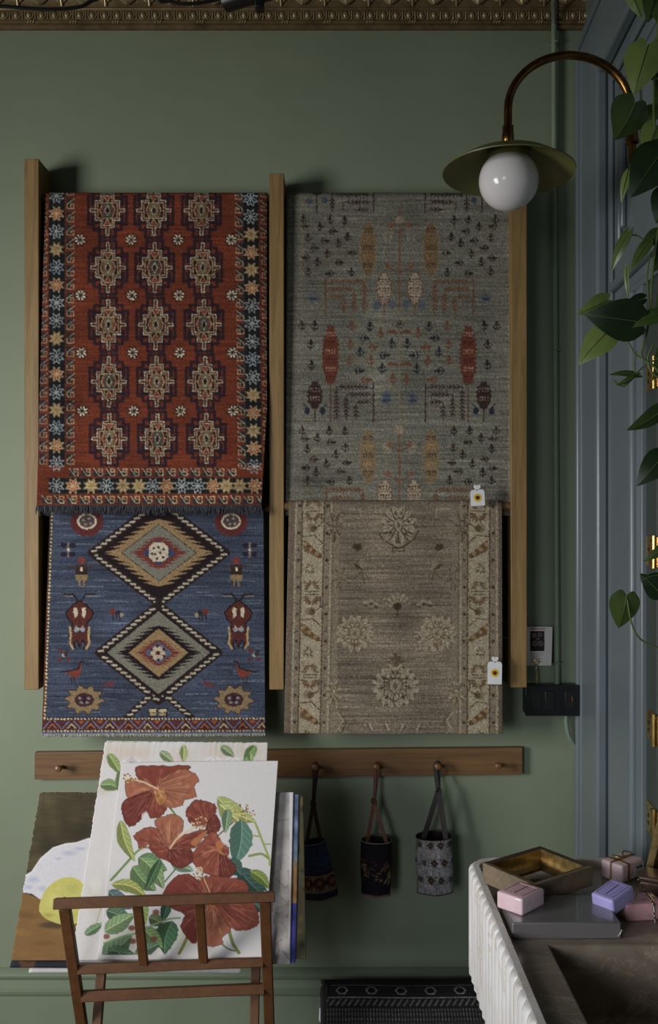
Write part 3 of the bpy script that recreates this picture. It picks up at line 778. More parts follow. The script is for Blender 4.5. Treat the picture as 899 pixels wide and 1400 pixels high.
        for y in (455, 499): cv.line([(X(546), y), (X(531), y - 1)], 2.6, rust); cv.ell(X(536), y - 2, 4, 2, rust)
        cypress(cv, X(503), 589, 657, 11, (114, 94, 66), [(52, 40, 36), (150, 118, 76)], (120, 102, 74))
        willow(cv, min(X(446), X(496)), 666, max(X(446), X(496)), 700, rust, s, 0 if s > 0 else 1)
        cypress(cv, X(526), 657, 690, 10, (142, 128, 106), [(56, 40, 38)], (100, 64, 48))
        for y, ln in ((310, 12), (366, 16), (610, 14), (650, 16)): cv.line([(AX, y + 8), (X(AX - ln), y)], 1.4, (104, 62, 44)); cv.ell(X(AX - ln), y - 2, 3, 4, (118, 74, 54))
        cv.line([(X(412), 262), (X(412), 690)], 0.9, (124, 112, 92), 0.5)
    both(go)
    cv.line([(AX, 285), (AX, 425)], 2.0, (112, 72, 50)); cv.line([(AX, 590), (AX, 690)], 2.0, (112, 68, 48)); cv.line([(AX, 425), (AX, 590)], 1.8, (130, 108, 86), 0.6)
    cv.ell(AX, 301, 6, 5, (140, 122, 100), 0.8); cv.ell(AX, 588, 6, 6, (140, 120, 98), 0.8)
    cv.line([(387, 250), (387, 700)], 6, (70, 60, 52), 0.5); cv.line([(697, 250), (697, 700)], 2.5, (150, 146, 132), 0.8)
    cv.grain(0.17, 10)
    return cv

def palmette(cv, x, y, rx, ry, pale, dark, seed, n=11):
    """worn floral head: mirrored serrated leaves round a small shield"""
    rs = random.Random(seed)
    cv.ell(x, y, rx * 0.85, ry * 0.85, pale, 0.22, 0.7)
    h = max(3, n // 2)
    for k in range(h):
        a = math.pi * (k + 0.5) / h; L = rs.uniform(0.82, 1.08); bw = rs.uniform(0.14, 0.22); off = rs.uniform(-0.12, 0.12)
        for s in (-1, 1):
            T = lambda r, t: (x + s * rx * r * math.sin(a + t), y - ry * r * math.cos(a + t))
            cv.poly([T(0.30, 0), T(0.55, -bw), T(0.72, -bw * 1.3), T(0.80, -bw * 0.6), T(L, off), T(0.86, bw * 0.5), T(0.70, bw), T(0.62, bw * 0.5), T(0.45, bw)], pale, 0.82)
            cv.line([T(0.34, bw * 1.5), T(0.62, bw * 1.6), T(0.82, bw * 1.1)], 1.6, dark, 0.85)
            if k % 2 == 0: cv.poly([T(0.42, -0.1), T(0.58, -0.14), T(0.66, 0.0), T(0.52, 0.1)], dark, 0.8)
            cv.line([T(0.5, 0), T(0.78, off)], 1.0, dark, 0.6)
    sd = [(x, y - ry * 0.34), (x + rx * 0.26, y - ry * 0.16), (x + rx * 0.2, y + ry * 0.16), (x, y + ry * 0.34), (x - rx * 0.2, y + ry * 0.16), (x - rx * 0.26, y - ry * 0.16)]
    cv.poly(sd, pale, 0.45); cv.line(sd + [sd[0]], 1.1, dark, 0.75)
    cv.poly([(x, y - ry * 0.16), (x + rx * 0.1, y), (x, y + ry * 0.18), (x - rx * 0.1, y)], dark, 0.6)
def paint_beige():
    cv = Cv(375, 675, 700, 1015, (104, 92, 77))
    cv.streaks(0.13, 50, 1.3, 31); cv.blotch(0.08, 35, 32)
    pale, dk, och, cream = (142, 130, 108), (58, 44, 32), (90, 68, 44), (138, 126, 103)
    rs = random.Random(12)
    for _ in range(260):
        x = rs.uniform(450, 632); y = rs.uniform(690, 1000); l = rs.uniform(6, 30)
        cv.line([(x, y), (x + l, y)], 0.9, rs.choice([(66, 54, 44), (128, 116, 98), (84, 72, 60)]), 0.4)
    def border(xg0, xb0, xb1, xg1, s):
        cv.rect(min(xg0, xg1) - 12, 675, max(xg0, xg1) + 12, 1015, (112, 100, 82), 0.8)
        cv.rect(xb0, 675, xb1, 1015, cream)
        for x in (xb0, xb1): cv.line([(x, 675), (x, 1015)], 1.5, dk)
        for x in (xg0, xg1): cv.line([(x, 675), (x, 1015)], 1.2, (150, 138, 116)); cv.line([(x + (3 if x > xb1 else -3), 675), (x + (3 if x > xb1 else -3), 1015)], 0.8, (80, 66, 50))
        y = 690; k = 0
        while y < 1005:
            for x in ((xg0 + xb0) / 2, (xb1 + xg1) / 2):
                cv.rect(x - 1.8, y, x + 1.8, y + 4, dk); cv.rect(x - 1.6, y + 12, x + 1.6, y + 15, (130, 104, 66)); cv.rect(x - 1.6, y + 24, x + 1.6, y + 27, (84, 70, 54))
            y += 37
        y = 682; k = 0
        mid = (xb0 + xb1) / 2
        while y < 1005:
            ph = k % 4
            if ph == 0:
                for q in (-1, 1):
                    for j in range(4):
                        a = q * (0.3 + j * 0.42)
                        lp = lambda r, t, yy, e: (mid + r * math.sin(a + t), yy - e * r * math.cos(a + t))
                        cv.poly([lp(3, 0, y + 9, 1), lp(9, -0.22, y + 9, 1), lp(12.5, 0.05, y + 9, 1), lp(8, 0.2, y + 9, 1)], och, 0.85)
                        cv.poly([lp(3, 0, y + 21, -1), lp(9, -0.25, y + 21, -1), lp(13, 0.0, y + 21, -1), lp(8, 0.22, y + 21, -1)], (86, 62, 38), 0.85)
                for yy in (y + 13, y + 17): cv.line([(mid - 9, yy), (mid + 9, yy)], 1.2, dk)
                cv.ell(mid, y + 8, 3, 2.6, pale)
            elif ph == 1:
                cv.ell(mid - 2 * s, y + 8, 7, 6, (112, 98, 74), 0.9); cv.ell(mid + 1 * s, y + 9, 4.6, 4.4, (86, 68, 46)); cv.line([(mid + 3 * s, y + 8), (mid + 12 * s, y + 3), (mid + 12 * s, y - 12)], 1.3, dk)
            elif ph == 2:
                cv.poly([(mid - 13 * s, y), (mid - 6 * s, y + 4), (mid + 4 * s, y + 14), (mid + 13 * s, y + 20), (mid + 8 * s, y + 25), (mid - 2 * s, y + 20), (mid - 12 * s, y + 16)], och, 0.9)
                for j in range(6): cv.ell(mid - 10 * s + j * 4 * s, y + 6 + j * 3.4, 3.2, 2.8, (88, 60, 34) if j % 2 else (126, 104, 70))
                cv.line([(mid - 14 * s, y - 4), (mid + 2 * s, y - 6), (mid + 13 * s, y + 4)], 1.2, dk)
            else:
                for j in range(7):
                    a = 2 * math.pi * j / 7; r2 = 9 if j % 2 else 7; cv.poly([(mid - 3 * s, y + 10), (mid - 3 * s + r2 * math.cos(a - 0.3), y + 10 + r2 * math.sin(a - 0.3)), (mid - 3 * s + r2 * 0.8 * math.cos(a + 0.25), y + 10 + r2 * 0.8 * math.sin(a + 0.25))], (84, 66, 42), 0.85)
                cv.ell(mid - 3 * s, y + 10, 2.6, 2.6, pale); cv.line([(mid - 12 * s, y + 22), (mid - 10 * s, y + 30), (mid + 6 * s, y + 28)], 1.2, (96, 78, 54))
            y += (32, 24, 30, 28)[ph]; k += 1
    border(401.5, 410, 440, 450, 1)
    border(629.5, 639, 669, 679, -1)
    cv.line([(393, 675), (393, 1015)], 12, (92, 76, 62), 0.7); cv.line([(685, 675), (685, 1015)], 5, (80, 66, 54), 0.8)
    palmette(cv, 543, 718, 27, 30, pale, dk, 1, 12)
    cv.line([(515, 726), (522, 738), (535, 746), (543, 750), (552, 746), (564, 738), (571, 726)], 1.5, dk); cv.line([(535, 749), (551, 749), (551, 754), (535, 754), (535, 749)], 1.3, dk)
    for q in (-1, 1):
        palmette(cv, 541.5 + q * 56.5, 866, 30, 28, pale, (86, 66, 42), 3, 14)
        cv.poly([(543 + q * 62, 744), (543 + q * 52, 744), (543 + q * 50, 751), (543 + q * 56, 754), (543 + q * 63, 749)], dk, 0.9)
        cv.poly([(543 + q * 61, 770), (543 + q * 52, 774), (543 + q * 42, 790), (543 + q * 38, 794), (543 + q * 48, 780), (543 + q * 58, 777)], dk, 0.85)
        cv.ell(543 + q * 50, 771, 4, 6, (120, 106, 84), 0.8); cv.line([(543 + q * 60, 792), (543 + q * 50, 782), (543 + q * 46, 798)], 1.2, (70, 56, 42))
        for dx, dy in ((36, 0), (44, 2), (30, 4)): cv.ell(543 + q * dx, 823 + dy, 4, 3.4, pale, 0.6); cv.ell(543 + q * dx, 826 + dy, 3, 2, dk, 0.7)
        palmette(cv, 543 + q * 88, 720, 12, 26, (120, 106, 86), (66, 50, 38), 5, 9)
        palmette(cv, 541 + q * 84, 948, 13, 20, pale, (88, 70, 50), 6, 9)
        cv.line([(541 + q * 78, 975), (541 + q * 70, 985), (541 + q * 76, 996), (541 + q * 70, 1003)], 2, pale, 0.8); cv.line([(541 + q * 74, 975), (541 + q * 66, 988), (541 + q * 72, 1002)], 1.2, (66, 50, 36))
        for dx in (12, 34): cv.line([(541 + q * dx, 990), (541 + q * (dx - 4), 998)], 2.4, pale, 0.85); cv.line([(541 + q * (dx + 3), 990), (541 + q * (dx - 1), 999)], 1.3, dk, 0.7)
        cv.line([(543 + q * 74, 696), (543 + q * 52, 697), (543 + q * 52, 708)], 1.5, pale, 0.8)
        palmette(cv, 541 + q * 52, 920, 8, 9, (126, 114, 94), (90, 76, 60), 9, 6); palmette(cv, 541 + q * 78, 790, 12, 22, (116, 104, 86), (82, 68, 54), 10, 7)
    palmette(cv, 541, 938, 36, 34, pale, dk, 7, 16)
    for k in range(5): cv.poly([(541, 912), (529 + k * 6 - 3, 902 - (2 - abs(k - 2)) * 5), (529 + k * 6 + 3, 904 - (2 - abs(k - 2)) * 5)], (74, 58, 42), 0.8)
    cv.line([(526, 950), (526, 928), (556, 928), (556, 950), (541, 960), (526, 950)], 1.3, dk)
    for k in range(7):
        a = math.pi * (1.05 + k * 0.15); cv.poly([(543, 832), (543 + 17 * math.cos(a) - 2, 828 + 18 * math.sin(a)), (543 + 17 * math.cos(a) + 2, 828 + 18 * math.sin(a))], pale, 0.8)
    cv.ell(543, 829, 6, 5, dk); cv.line([(543, 832), (543, 842)], 2.2, dk)
    cv.grain(0.17, 13)
    return cv

# ------------------------------------------------------------------ hanging rugs
M_knot = fabric_attr('hand-knotted wool pile', 700, 900, 0.5, 0.95, 0.14)
M_flat = fabric_attr('flat-woven wool', 260, 1100, 0.5, 0.95, 0.14)
def rug(name, label, cv, mat, dt, db, py_top, py_bot, xl, xr, r, gain, nu, nv, wav=0.004, seed=0, thick=0.007, warp=None, curl=0.0, sat=0.8, jit=0.4):
    d0 = DW - (dt - r)
    zt = CZ - (py_top - CY) / F * d0
    zb = CZ - (py_bot - CY) / F * (DW - db)
    rows = []
    na = 10
    for k in range(na):
        a = math.pi / 2 * (1 - k / na); rows.append((zt - r + r * math.sin(a), dt - r + r * math.cos(a)))
    z0 = zt - r
    for k in range(nv + 1):
        t = k / nv; rows.append((z0 + (zb - z0) * t, dt + (db - dt) * (t ** 1.2) + curl * max(0, (t - 0.94) / 0.06) ** 2))
    z = np.array([q[0] for q in rows]); dep = np.array([q[1] for q in rows])
    dist = DW - dep
    py = CY + (CZ - z) * F / dist
    u = np.linspace(0, 1, nu + 1)
    pxl = np.array([xl(v) for v in py]); pxr = np.array([xr(v) for v in py])
    PX = pxl[:, None] + (pxr - pxl)[:, None] * u[None, :]
    PY = np.repeat(py[:, None], nu + 1, 1)
    rs = np.random.RandomState(seed)
    tt = np.clip((zt - z) / (zt - zb), 0, 1)[:, None]
    und = wav * tt * (np.sin(u * 9.0 + seed)[None, :] * 0.6 + np.sin(u * 4.1 + seed * 2 + tt * 3) * 0.6)
    DD = dist[:, None] - und
    X = (PX - CX) / F * dist[:, None]
    Yw = DD - DW - rs.randn(*X.shape) * 0.00035
    Z = np.repeat(z[:, None], nu + 1, 1) + rs.randn(*X.shape) * 0.0001
    pts = np.stack([X, Yw, Z], -1)
    sx, sy = (PX, PY) if warp is None else warp(PX, PY)
    col = cv.sample(sx + rs.randn(*sx.shape) * jit, sy + rs.randn(*sx.shape) * jit * 0.8, gain, sat)
    org = Vector((float(X[:, nu // 2].mean()), -float(db), float(zb)))
    me = grid_mesh(name, pts - np.array(org), col, (0, thick, 0))
    root = thing(name, org, label, 'rug')
    link('pile', me, mat, root, org)
    # reverse side and the half that falls behind the rung
    m = MB(); rb = []
    for i in list(range(0, len(z), 24)) + [len(z) - 1]:
        if i < 10: continue
        rb.append([(X[i, j], Yw[i, j] + thick, z[i]) for j in np.linspace(0, nu, 9).astype(int)])
    m.grid(rb); m.build('rug_reverse', M_rugback, root, org, fix=False)
    m = MB(); rb = []
    xa, xb = X[0, 0], X[0, -1]
    for k in range(7):
        a = math.pi / 2 * (1 + k / 6); rb.append([(xa + (xb - xa) * q, -(dt - r + r * math.cos(a)), zt - r + r * math.sin(a)) for q in np.linspace(0, 1, 7)])
    for k in range(1, 5): rb.append([(xa + (xb - xa) * q, -(dt - 2 * r), zt - r - k * 0.08) for q in np.linspace(0, 1, 7)])
    m.grid(rb); m.build('back_fall', M_rugback, root, org, fix=False)
    return root, org, pts, zt
def ramp2(y0, v0, y1, v1): return lambda y: v0 + (v1 - v0) * min(1, max(0, (y - y0) / (y1 - y0)))
RR = 0.020
def hang(i, py_top, dt, r=RR):
    d0 = DW - (dt - r); zt = CZ - (py_top - CY) / F * d0
    x0 = post_x[i][1]; x1 = post_x[i + 1][0]
    m = MB(); q = 0.0125; zr = zt - 0.004 - q; m.tube([(x0 - 0.003, -(dt - r), zr), (x1 + 0.003, -(dt - r), zr)], q, 14)
    m.build('rung', M_oakh, rack, ((x0 + x1) / 2, -(dt - r), zt - r))
GR = 1.5
blue, ob, pb, zb_ = rug('kilim_rug', 'blue hanging rug with two serrated diamonds and small animals', paint_blue(), M_flat, 0.088, 0.128, 686, 1004, ramp2(690, 68, 1004, 57.5), ramp2(690, 360, 1004, 362.5), RR, GR, 300, 320, 0.003, 2)
hang(0, 686, 0.088)
red, orr, pr, zr_ = rug('red_rug', 'red hanging rug with rows of stepped medallions and star border', paint_red(), M_knot, 0.100, 0.148, 264, 692, ramp2(264, 62, 692, 50), lambda y: 365 - 8 * max(0, (y - 560) / 132), RR, GR, 310, 420, 0.004, 1)
hang(0, 264, 0.100)
gard, og, pg, zg_ = rug('garden_rug', 'grey green hanging rug with tiny trees and willows', paint_garden(), M_knot, 0.088, 0.104, 264, 705, ramp2(264, 391, 690, 390), ramp2(264, 697, 690, 697), RR, GR, 306, 420, 0.002, 3, jit=0.45)
hang(1, 264, 0.088)
def wb(PX, PY):
    t = np.clip((PY - 690) / 310, 0, 1); xl_ = 395 - 7 * t
    return 391 + (PX - xl_) * (686 - 391) / (686 - xl_), PY
beig, obg, pbg, zbg_ = rug('beige_rug', 'faded beige hanging rug with cream floral borders', paint_beige(), M_knot, 0.130, 0.142, 684, 1003, ramp2(684, 395, 1003, 388), ramp2(684, 686, 1003, 686.5), 0.024, GR, 300, 320, 0.003, 4, 0.014, wb, jit=0.5)
hang(1, 684, 0.130, 0.024)
# knotted fringes, too fine to count
def fringe(root, pts, mat, n, ln, wd, seed, dy=0.0):
    rs = random.Random(seed); m = MB(); bot = pts[-1]
    for k in range(n):
        j = (k + rs.random()) / n * (len(bot) - 1.001); i = int(j); p = bot[i] + (bot[i + 1] - bot[i]) * (j - i)
        p = Vector(p); l = ln * rs.uniform(0.7, 1.15); sx = rs.uniform(-0.35, 0.35) * l
        a, b, c = p + Vector((0, dy, 0.002)), p + Vector((sx * 0.3, -0.004 + rs.uniform(-.002, .002), -l * 0.45)), p + Vector((sx, -0.001 + rs.uniform(-.004, .002), -l))
        m.tube([a, b, c], [wd, wd * 1.15, wd * 0.35], 4, False)
    o = m.build('fringe', mat, root, root.location, fix=False); o['kind'] = 'stuff'; return o
M_fr1 = paint('charcoal fringe wool', (46, 47, 52), 0.95, 0.25, 200, 0.2, 1.6)
M_fr2 = paint('pale fringe wool', (150, 146, 142), 0.95, 0.15, 200, 0.2, 1.3)
fringe(red, pr, M_fr1, 330, 0.024, 0.0017, 3)
fringe(blue, pb, M_fr2, 300, 0.007, 0.0013, 4)

# ------------------------------------------------------------------ sunflower price tags
M_tag = paint('white card', (214, 214, 218), 0.6, 0.02, 30, 0.0, 1.15)
M_pet = paint('yellow petal print', (206, 164, 40), 0.6, 0.12, 80, 0.0, 1.3)
M_mid = paint('brown flower print', (66, 40, 22), 0.7, 0.2, 200, 0.0, 1.2)
M_str = paint('pale cotton string', (170, 160, 140), 0.9, 0.1)
def price_tag(px, py, w, h, dep, tilt, label):
    c = W(px, py, dep); s = (DW - dep) / F
    root = thing('price_tag', c + Vector((0, 0, -h * s / 2)), label, 'tag', 'sunflower price tags')
    Mx = Matrix.Translation(c) @ Matrix.Rotation(R(tilt), 4, 'Y')
    hw, hh = w * s / 2, h * s / 2; ch = hw * 0.35
    out = [(-hw, -hh), (hw, -hh), (hw, hh - ch), (hw - ch * 0.4, hh - ch * 0.3), (hw - ch, hh), (-hw + ch, hh), (-hw + ch * 0.4, hh - ch * 0.3), (-hw, hh - ch)]
    m = MB(); m.prism(out, 0, 0.0009, lambda u, v, t: Mx @ Vector((u, t, v))); m.build('tag_card', M_tag, root, c)
    ht = []
    for k in range(24):
        a = 2 * math.pi * k / 24; ht.append((16 * math.sin(a) ** 3, 13 * math.cos(a) - 5 * math.cos(2*a) - 2 * math.cos(3*a) - math.cos(4*a)))
    sc = hw * 0.5 / 16
    m = MB(); m.prism([(x * sc, hh + y * sc + sc * 10) for x, y in ht], 0, 0.0009, lambda u, v, t: Mx @ Vector((u, t, v))); m.build('heart_tab', M_tag, root, c)
    fl = MB()
    for k in range(14):
        a = 2 * math.pi * k / 14; r0, r1 = hw * 0.22, hw * 0.64
        q = lambda r, da: (r * math.cos(a + da), r * math.sin(a + da))
        fl.prism([q(r0, -0.3), q(r1 * 0.75, -0.26), q(r1, 0), q(r1 * 0.75, 0.26), q(r0, 0.3)], -0.0006 - 0.0002 * (k % 2), 0, lambda u, v, t: Mx @ Vector((u, t, v)))
    f = fl.build('sunflower', M_pet, root, c); f['label'] = 'yellow sunflower print'
    m = MB(); m.prism([(hw * 0.30 * math.cos(a), hw * 0.30 * math.sin(a)) for a in np.linspace(0, 2 * math.pi, 17)[:-1]], -0.0014, 0, lambda u, v, t: Mx @ Vector((u, t, v))); m.build('flower_centre', M_mid, f, c)
    m = MB(); top = Mx @ Vector((0, 0.0, hh + sc * 12))
    m.tube([top, top + Vector((0.002, 0.004, 0.02)), top + Vector((0.001, 0.014, 0.045))], 0.0006, 5); m.build('string', M_str, root, c)
price_tag(652.5, 680.5, 19.5, 22, 0.162, -3, 'white heart-topped sunflower tag hanging against the grey green rug')
price_tag(676, 920, 19.5, 31, 0.158, 1, 'white heart-topped sunflower tag hanging against the beige rug')
# screw eye on the inner face of the right upright
m = MB(); c = Vector((post_x[2][0] - 0.012, -0.075, W(0, 872, 0.075).z))
ring = [c + Vector((0, 0.0065 * math.sin(a) * 0.6 - 0.0065 * math.cos(a) * 0.0, 0.0065 * math.cos(a))) + Vector((0.004 * math.sin(a), 0, 0)) for a in np.linspace(0, 2 * math.pi, 17)]
m.tube(ring, 0.0014, 6, False); m.tube([c + Vector((0.004, 0, 0)), c + Vector((0.0135, 0, 0))], 0.0016, 8)
m.build('screw_eye', M_steel, rack, c)
# ------------------------------------------------------------------ peg rail
rl0, rl1 = W(47, 1029, 0.022), W(714, 1022, 0.022)
rb0, rb1 = W(47, 1066, 0.022), W(714, 1059, 0.022)
rail = thing('peg_rail', (rl0 + rb1) / 2, 'long oak peg rail with turned wooden pegs under the rugs', 'peg rail')
m = MB(); A = [rb0, rb1, rl1, rl0]; bk = Vector((0, 0.0215, 0))
m.add([p for p in A] + [p + bk for p in A], [(0,1,2,3),(7,6,5,4),(0,4,5,1),(1,5,6,2),(2,6,7,3),(3,7,4,0)])
m.build('board', M_oakh, rail, rail.location, bevel=0.0015)
peg_prof = [(0.0055, 0), (0.0050, 0.010), (0.0042, 0.022), (0.0048, 0.030), (0.0080, 0.034), (0.0098, 0.038), (0.0098, 0.042), (0.0080, 0.046), (0.0035, 0.048)]
peg_me = None; peg_at = {}
for px in (85, 181, 264, 347, 431, 513.5, 596, 677.5):
    py = 1048.5 - (px - 85) / 590 * 3.5
    o0 = W(px, py, 0.022)
    if peg_me is None:
        m = MB(); m.lathe(peg_prof, 16, Matrix.Rotation(R(90 - 8), 4, 'X')); o = m.build('peg', M_peg, rail, None); peg_me = o.data
    else: o = link('peg', peg_me, None, rail)
    o.location = o0 - rail.location; peg_at[px] = o0 + Vector((0, -0.026, 0.006))

# ------------------------------------------------------------------ little carpet bags on the pegs
M_bag = fabric_attr('carpet bag cloth', 500, 500, 0.5, 0.95, 0.2)
M_strapb = paint('dark brown leather strap', (52, 36, 30), 0.6, 0.12, 60, 0.1, 1.3)
M_strapr = paint('reddish leather strap', (92, 56, 42), 0.6, 0.12, 60, 0.1, 1.3)
M_strapg = paint('dark grey cotton strap', (50, 46, 46), 0.9, 0.1, 80, 0.1, 1.3)
M_in = paint('dark bag lining', (30, 24, 22), 0.95, 0.1, 40, 0.1)
M_cord = paint('grey bag cord', (120, 112, 106), 0.9, 0.15, 200, 0.1, 1.1)
def bag(label, peg, cx, pyt, pyb, wt, wb, dep, tilt, cv, strap_mat, knot, cordmat, mouth=0.55, strap_w=0.011):
    s = (DW - dep) / F
    c = W(cx, (pyt + pyb) / 2, dep)
    hh = (pyb - pyt) / 2 * s
    Mx = Matrix.Translation(c) @ Matrix.Rotation(R(tilt), 4, 'Y')
    root = thing('carpet_bag', c - Vector((0, 0, hh)), label, 'bag', 'small carpet bags on the peg rail')
    nA, nZ = 72, 90
    a = np.linspace(0, 2 * math.pi, nA + 1)
    t = np.linspace(0, 1, nZ + 1)
    rad = (wt + (wb - wt) * t) / 2 * s
    hexm = 1 + 0.05 * np.cos(6 * a)[None, :] * (t[:, None] ** 2) - 0.03 * np.cos(3 * a + 1)[None, :]
    X = rad[:, None] * hexm * np.sin(a)[None, :]
    Y = -rad[:, None] * hexm * 0.82 * np.cos(a)[None, :]
    Z = np.repeat((hh - 2 * hh * t)[:, None], nA + 1, 1)
    X += 0.0012 * np.sin(a * 3 + t[:, None] * 7); Y += 0.0015 * np.sin(a * 2 + t[:, None] * 5)
    loc = np.stack([X, Y, Z], -1); M3 = np.array(Mx.to_3x3())
    pts = loc @ M3.T
    col = cv.sample(cx + X / s, (pyt + pyb) / 2 - Z / s, 1.35)
    link('bag_body', grid_mesh('bag_body', pts, col), M_bag, root, c)
    m = MB(); rows = [[Mx @ Vector((X[i, j] * 0.95, Y[i, j] * 0.95, Z[i, j])) for j in range(0, nA + 1, 4)] for i in (0, 6, 30, nZ - 2)]
    m.grid(rows); m.add([Mx @ Vector((X[-1, j] * 0.95, Y[-1, j] * 0.95, -hh + 0.001)) for j in range(0, nA, 4)], [tuple(range(nA // 4))])
    m.build('lining', M_in, root, c, fix=False)
    m = MB(); m.tube([Mx @ Vector((X[0, j] * 0.98, Y[0, j] * 0.98, Z[0, j])) for j in range(0, nA + 1, 2)], 0.0014, 6, False); m.build('rim_cord', cordmat, root, c)
    m = MB(); m.tube([Mx @ Vector((X[-1, j], Y[-1, j], Z[-1, j])) for j in range(0, nA + 1, 2)], 0.0018, 6, False); m.build('base_piping', cordmat, root, c)
    # strap: loop over the peg, knot, two tails to the rim
    kp = W(knot[0], knot[1], dep + 0.003); pg = peg_at[peg]
    def ribbon(path, w, tw):
        path = smooth_path(path, 5); rows = []
        for i, p in enumerate(path):
            d = path[min(i + 1, len(path) - 1)] - path[max(i - 1, 0)]; d.normalize()
            q = i / (len(path) - 1); sd = d.cross(Vector((math.sin(tw * q), -math.cos(tw * q), 0))).normalized()
            nn = sd.cross(d).normalized() * 0.0008
            rows.append([p - sd * w / 2 - nn, p + sd * w / 2 - nn, p + sd * w / 2 + nn, p - sd * w / 2 + nn, p - sd * w / 2 - nn])
        return rows
    m = MB()
    m.grid(ribbon([kp, pg + Vector((-0.004, -0.002, -0.03)), pg + Vector((-0.006, -0.003, 0)), pg + Vector((0, -0.003, 0.0075)), pg + Vector((0.006, 0.002, 0)), pg + Vector((0.004, 0.003, -0.03)), kp + Vector((0.001, 0.003, 0))], strap_w * 0.75, 0.3))
    sl = 0.62
    pl = Mx @ Vector((-rad[0] * sl, -rad[0] * 0.2, hh - 0.006)); prr = Mx @ Vector((rad[0] * sl, -rad[0] * 0.3, hh - 0.006))
    m.grid(ribbon([kp, kp.lerp(pl, 0.5) + Vector((0, -0.002, 0)), pl], strap_w, 0.5)); m.grid(ribbon([kp, kp.lerp(prr, 0.5) + Vector((0, -0.003, 0)), prr], strap_w, -0.5))
    m.build('strap', strap_mat, root, c, fix=False)
    m = MB()
    for k in range(3):
        q = [kp + Vector((0.0065 * math.cos(b + k), 0.004 * math.sin(b * 2 + k) - 0.002, 0.0075 * math.sin(b + k * 0.6))) for b in np.linspace(0, 2 * math.pi, 14)]
        m.tube(q, 0.0028, 6, False)
    m.build('strap_knot', strap_mat, root, c)
    return root
cv = Cv(395, 1130, 475, 1240, (46, 54, 78))                 # blue bag, cream panelled foot
cv.streaks(0.15, 8, 1.0, 3); cv.rect(395, 1190, 475, 1240, (128, 112, 96)); cv.rect(395, 1189, 475, 1192, (50, 40, 36)); cv.rect(395, 1214, 475, 1240, (40, 44, 60))
for k in range(5):
    x = 401 + k * 17
    cv.poly([(x - 8.5, 1202), (x, 1193), (x + 8.5, 1202), (x, 1212)], (66, 44, 38)); cv.poly([(x - 4, 1202), (x, 1197.5), (x + 4, 1202), (x, 1207)], (130, 92, 66)); cv.line([(x + 4, 1194), (x + 13, 1211)], 1.5, (54, 42, 40)); cv.line([(x + 13, 1194), (x + 4, 1211)], 1.5, (54, 42, 40))
cv.rect(395, 1212, 475, 1215, (112, 98, 84)); cv.grain(0.14)
bag('blue carpet bag with a cream geometric band hanging beside the print stack', 431, 434, 1150, 1224, 34, 47, 0.062, -9, cv, M_strapb, (428, 1099), M_cord)
cv = Cv(480, 1130, 550, 1240, (24, 21, 26))                 # near-black bag with faded blossoms
rs = random.Random(3)
for x, y, cl in ((497, 1183, (120, 92, 60)), (500, 1190, (104, 76, 52)), (508, 1187, (66, 42, 44)), (517, 1193, (110, 86, 60)), (527, 1180, (92, 66, 50)), (531, 1190, (112, 92, 64)), (523, 1186, (84, 60, 48)), (495, 1175, (70, 50, 46)), (510, 1176, (52, 36, 40))):
    for k in range(6): cv.ell(x + rs.uniform(-4, 4), y + rs.uniform(-5, 5), rs.uniform(1, 2.2), rs.uniform(0.8, 2), cl, 0.85)
cv.line([(525, 1202), (532, 1192)], 1.6, (124, 106, 80)); cv.line([(530, 1204), (535, 1192)], 1.3, (124, 106, 80))
cv.rect(480, 1218, 550, 1221, (96, 78, 70)); cv.grain(0.15)
bag('near-black carpet bag with faded tan blossoms', 513.5, 514, 1148, 1221, 43, 41, 0.062, 1, cv, M_strapr, (511, 1096), M_cord)
cv = Cv(555, 1125, 635, 1240, (122, 120, 122))              # grey bag with dark diamonds
cv.streaks(0.12, 1.2, 6, 3); cv.rect(555, 1125, 635, 1139, (96, 92, 92))
for row, y in enumerate((1150, 1174, 1197)):
    for k in range(6):
        x = 560 + k * 13.5 + (row % 2) * 5; q = 5.2 if k % 3 != 1 else 3.6
        cv.poly([(x - q, y), (x, y - q * 1.2), (x + q, y), (x, y + q * 1.2)], (46, 38, 36)); cv.ell(x, y, 1.2, 1.2, (110, 92, 70))
        for dx, dy in ((-q, -q), (q, -q), (-q, q), (q, q)): cv.ell(x + dx * .9, y + dy * .9, 1, 1, (66, 58, 56))
cv.grain(0.16)
bag('light grey carpet bag with rows of dark diamonds', 596, 593.5, 1143, 1216, 50, 50, 0.066, -1, cv, M_strapg, (599, 1081), M_strapb, strap_w=0.015)

# ------------------------------------------------------------------ conduit, switch box, cable, card
m = MB(); m.tube([W(757, -40, 0.022), W(757, 8, 0.022), W(757, 34, 0.020), W(757.5, 300, 0.016), W(759, 600, 0.014), W(761, 938, 0.016)], 0.0078, 14)
pipe = thing('conduit_pipe', W(761, 938, 0.016), 'thin green painted conduit running up the wall beside the door casing', 'pipe')
m.build('pipe', M_pipe, pipe, pipe.location)
m = MB(); m.tube([W(758, -90, 0.125), W(758, -20, 0.105), W(757, 8, 0.055), W(757, 32, 0.024)], 0.0055, 12); m.build('bare_pipe_end', M_steel, pipe, pipe.location)
for py in (62, 480, 905):
    a = W(757 + (py / 938) * 4, py, 0.0)
    m = MB(); m.box((a.x - 0.018, -0.0015, a.z - 0.006), (a.x + 0.018, 0, a.z + 0.006)); m.tube([(a.x + 0.0095 * math.cos(b), -0.001 - 0.0275 * math.sin(b), a.z) for b in np.linspace(0, math.pi, 11)], 0.0022, 6)
    m.build('pipe_strap', M_pipe, pipe, pipe.location)
sb0, sb1 = W(719, 978, 0.055), W(795, 938, 0.055)
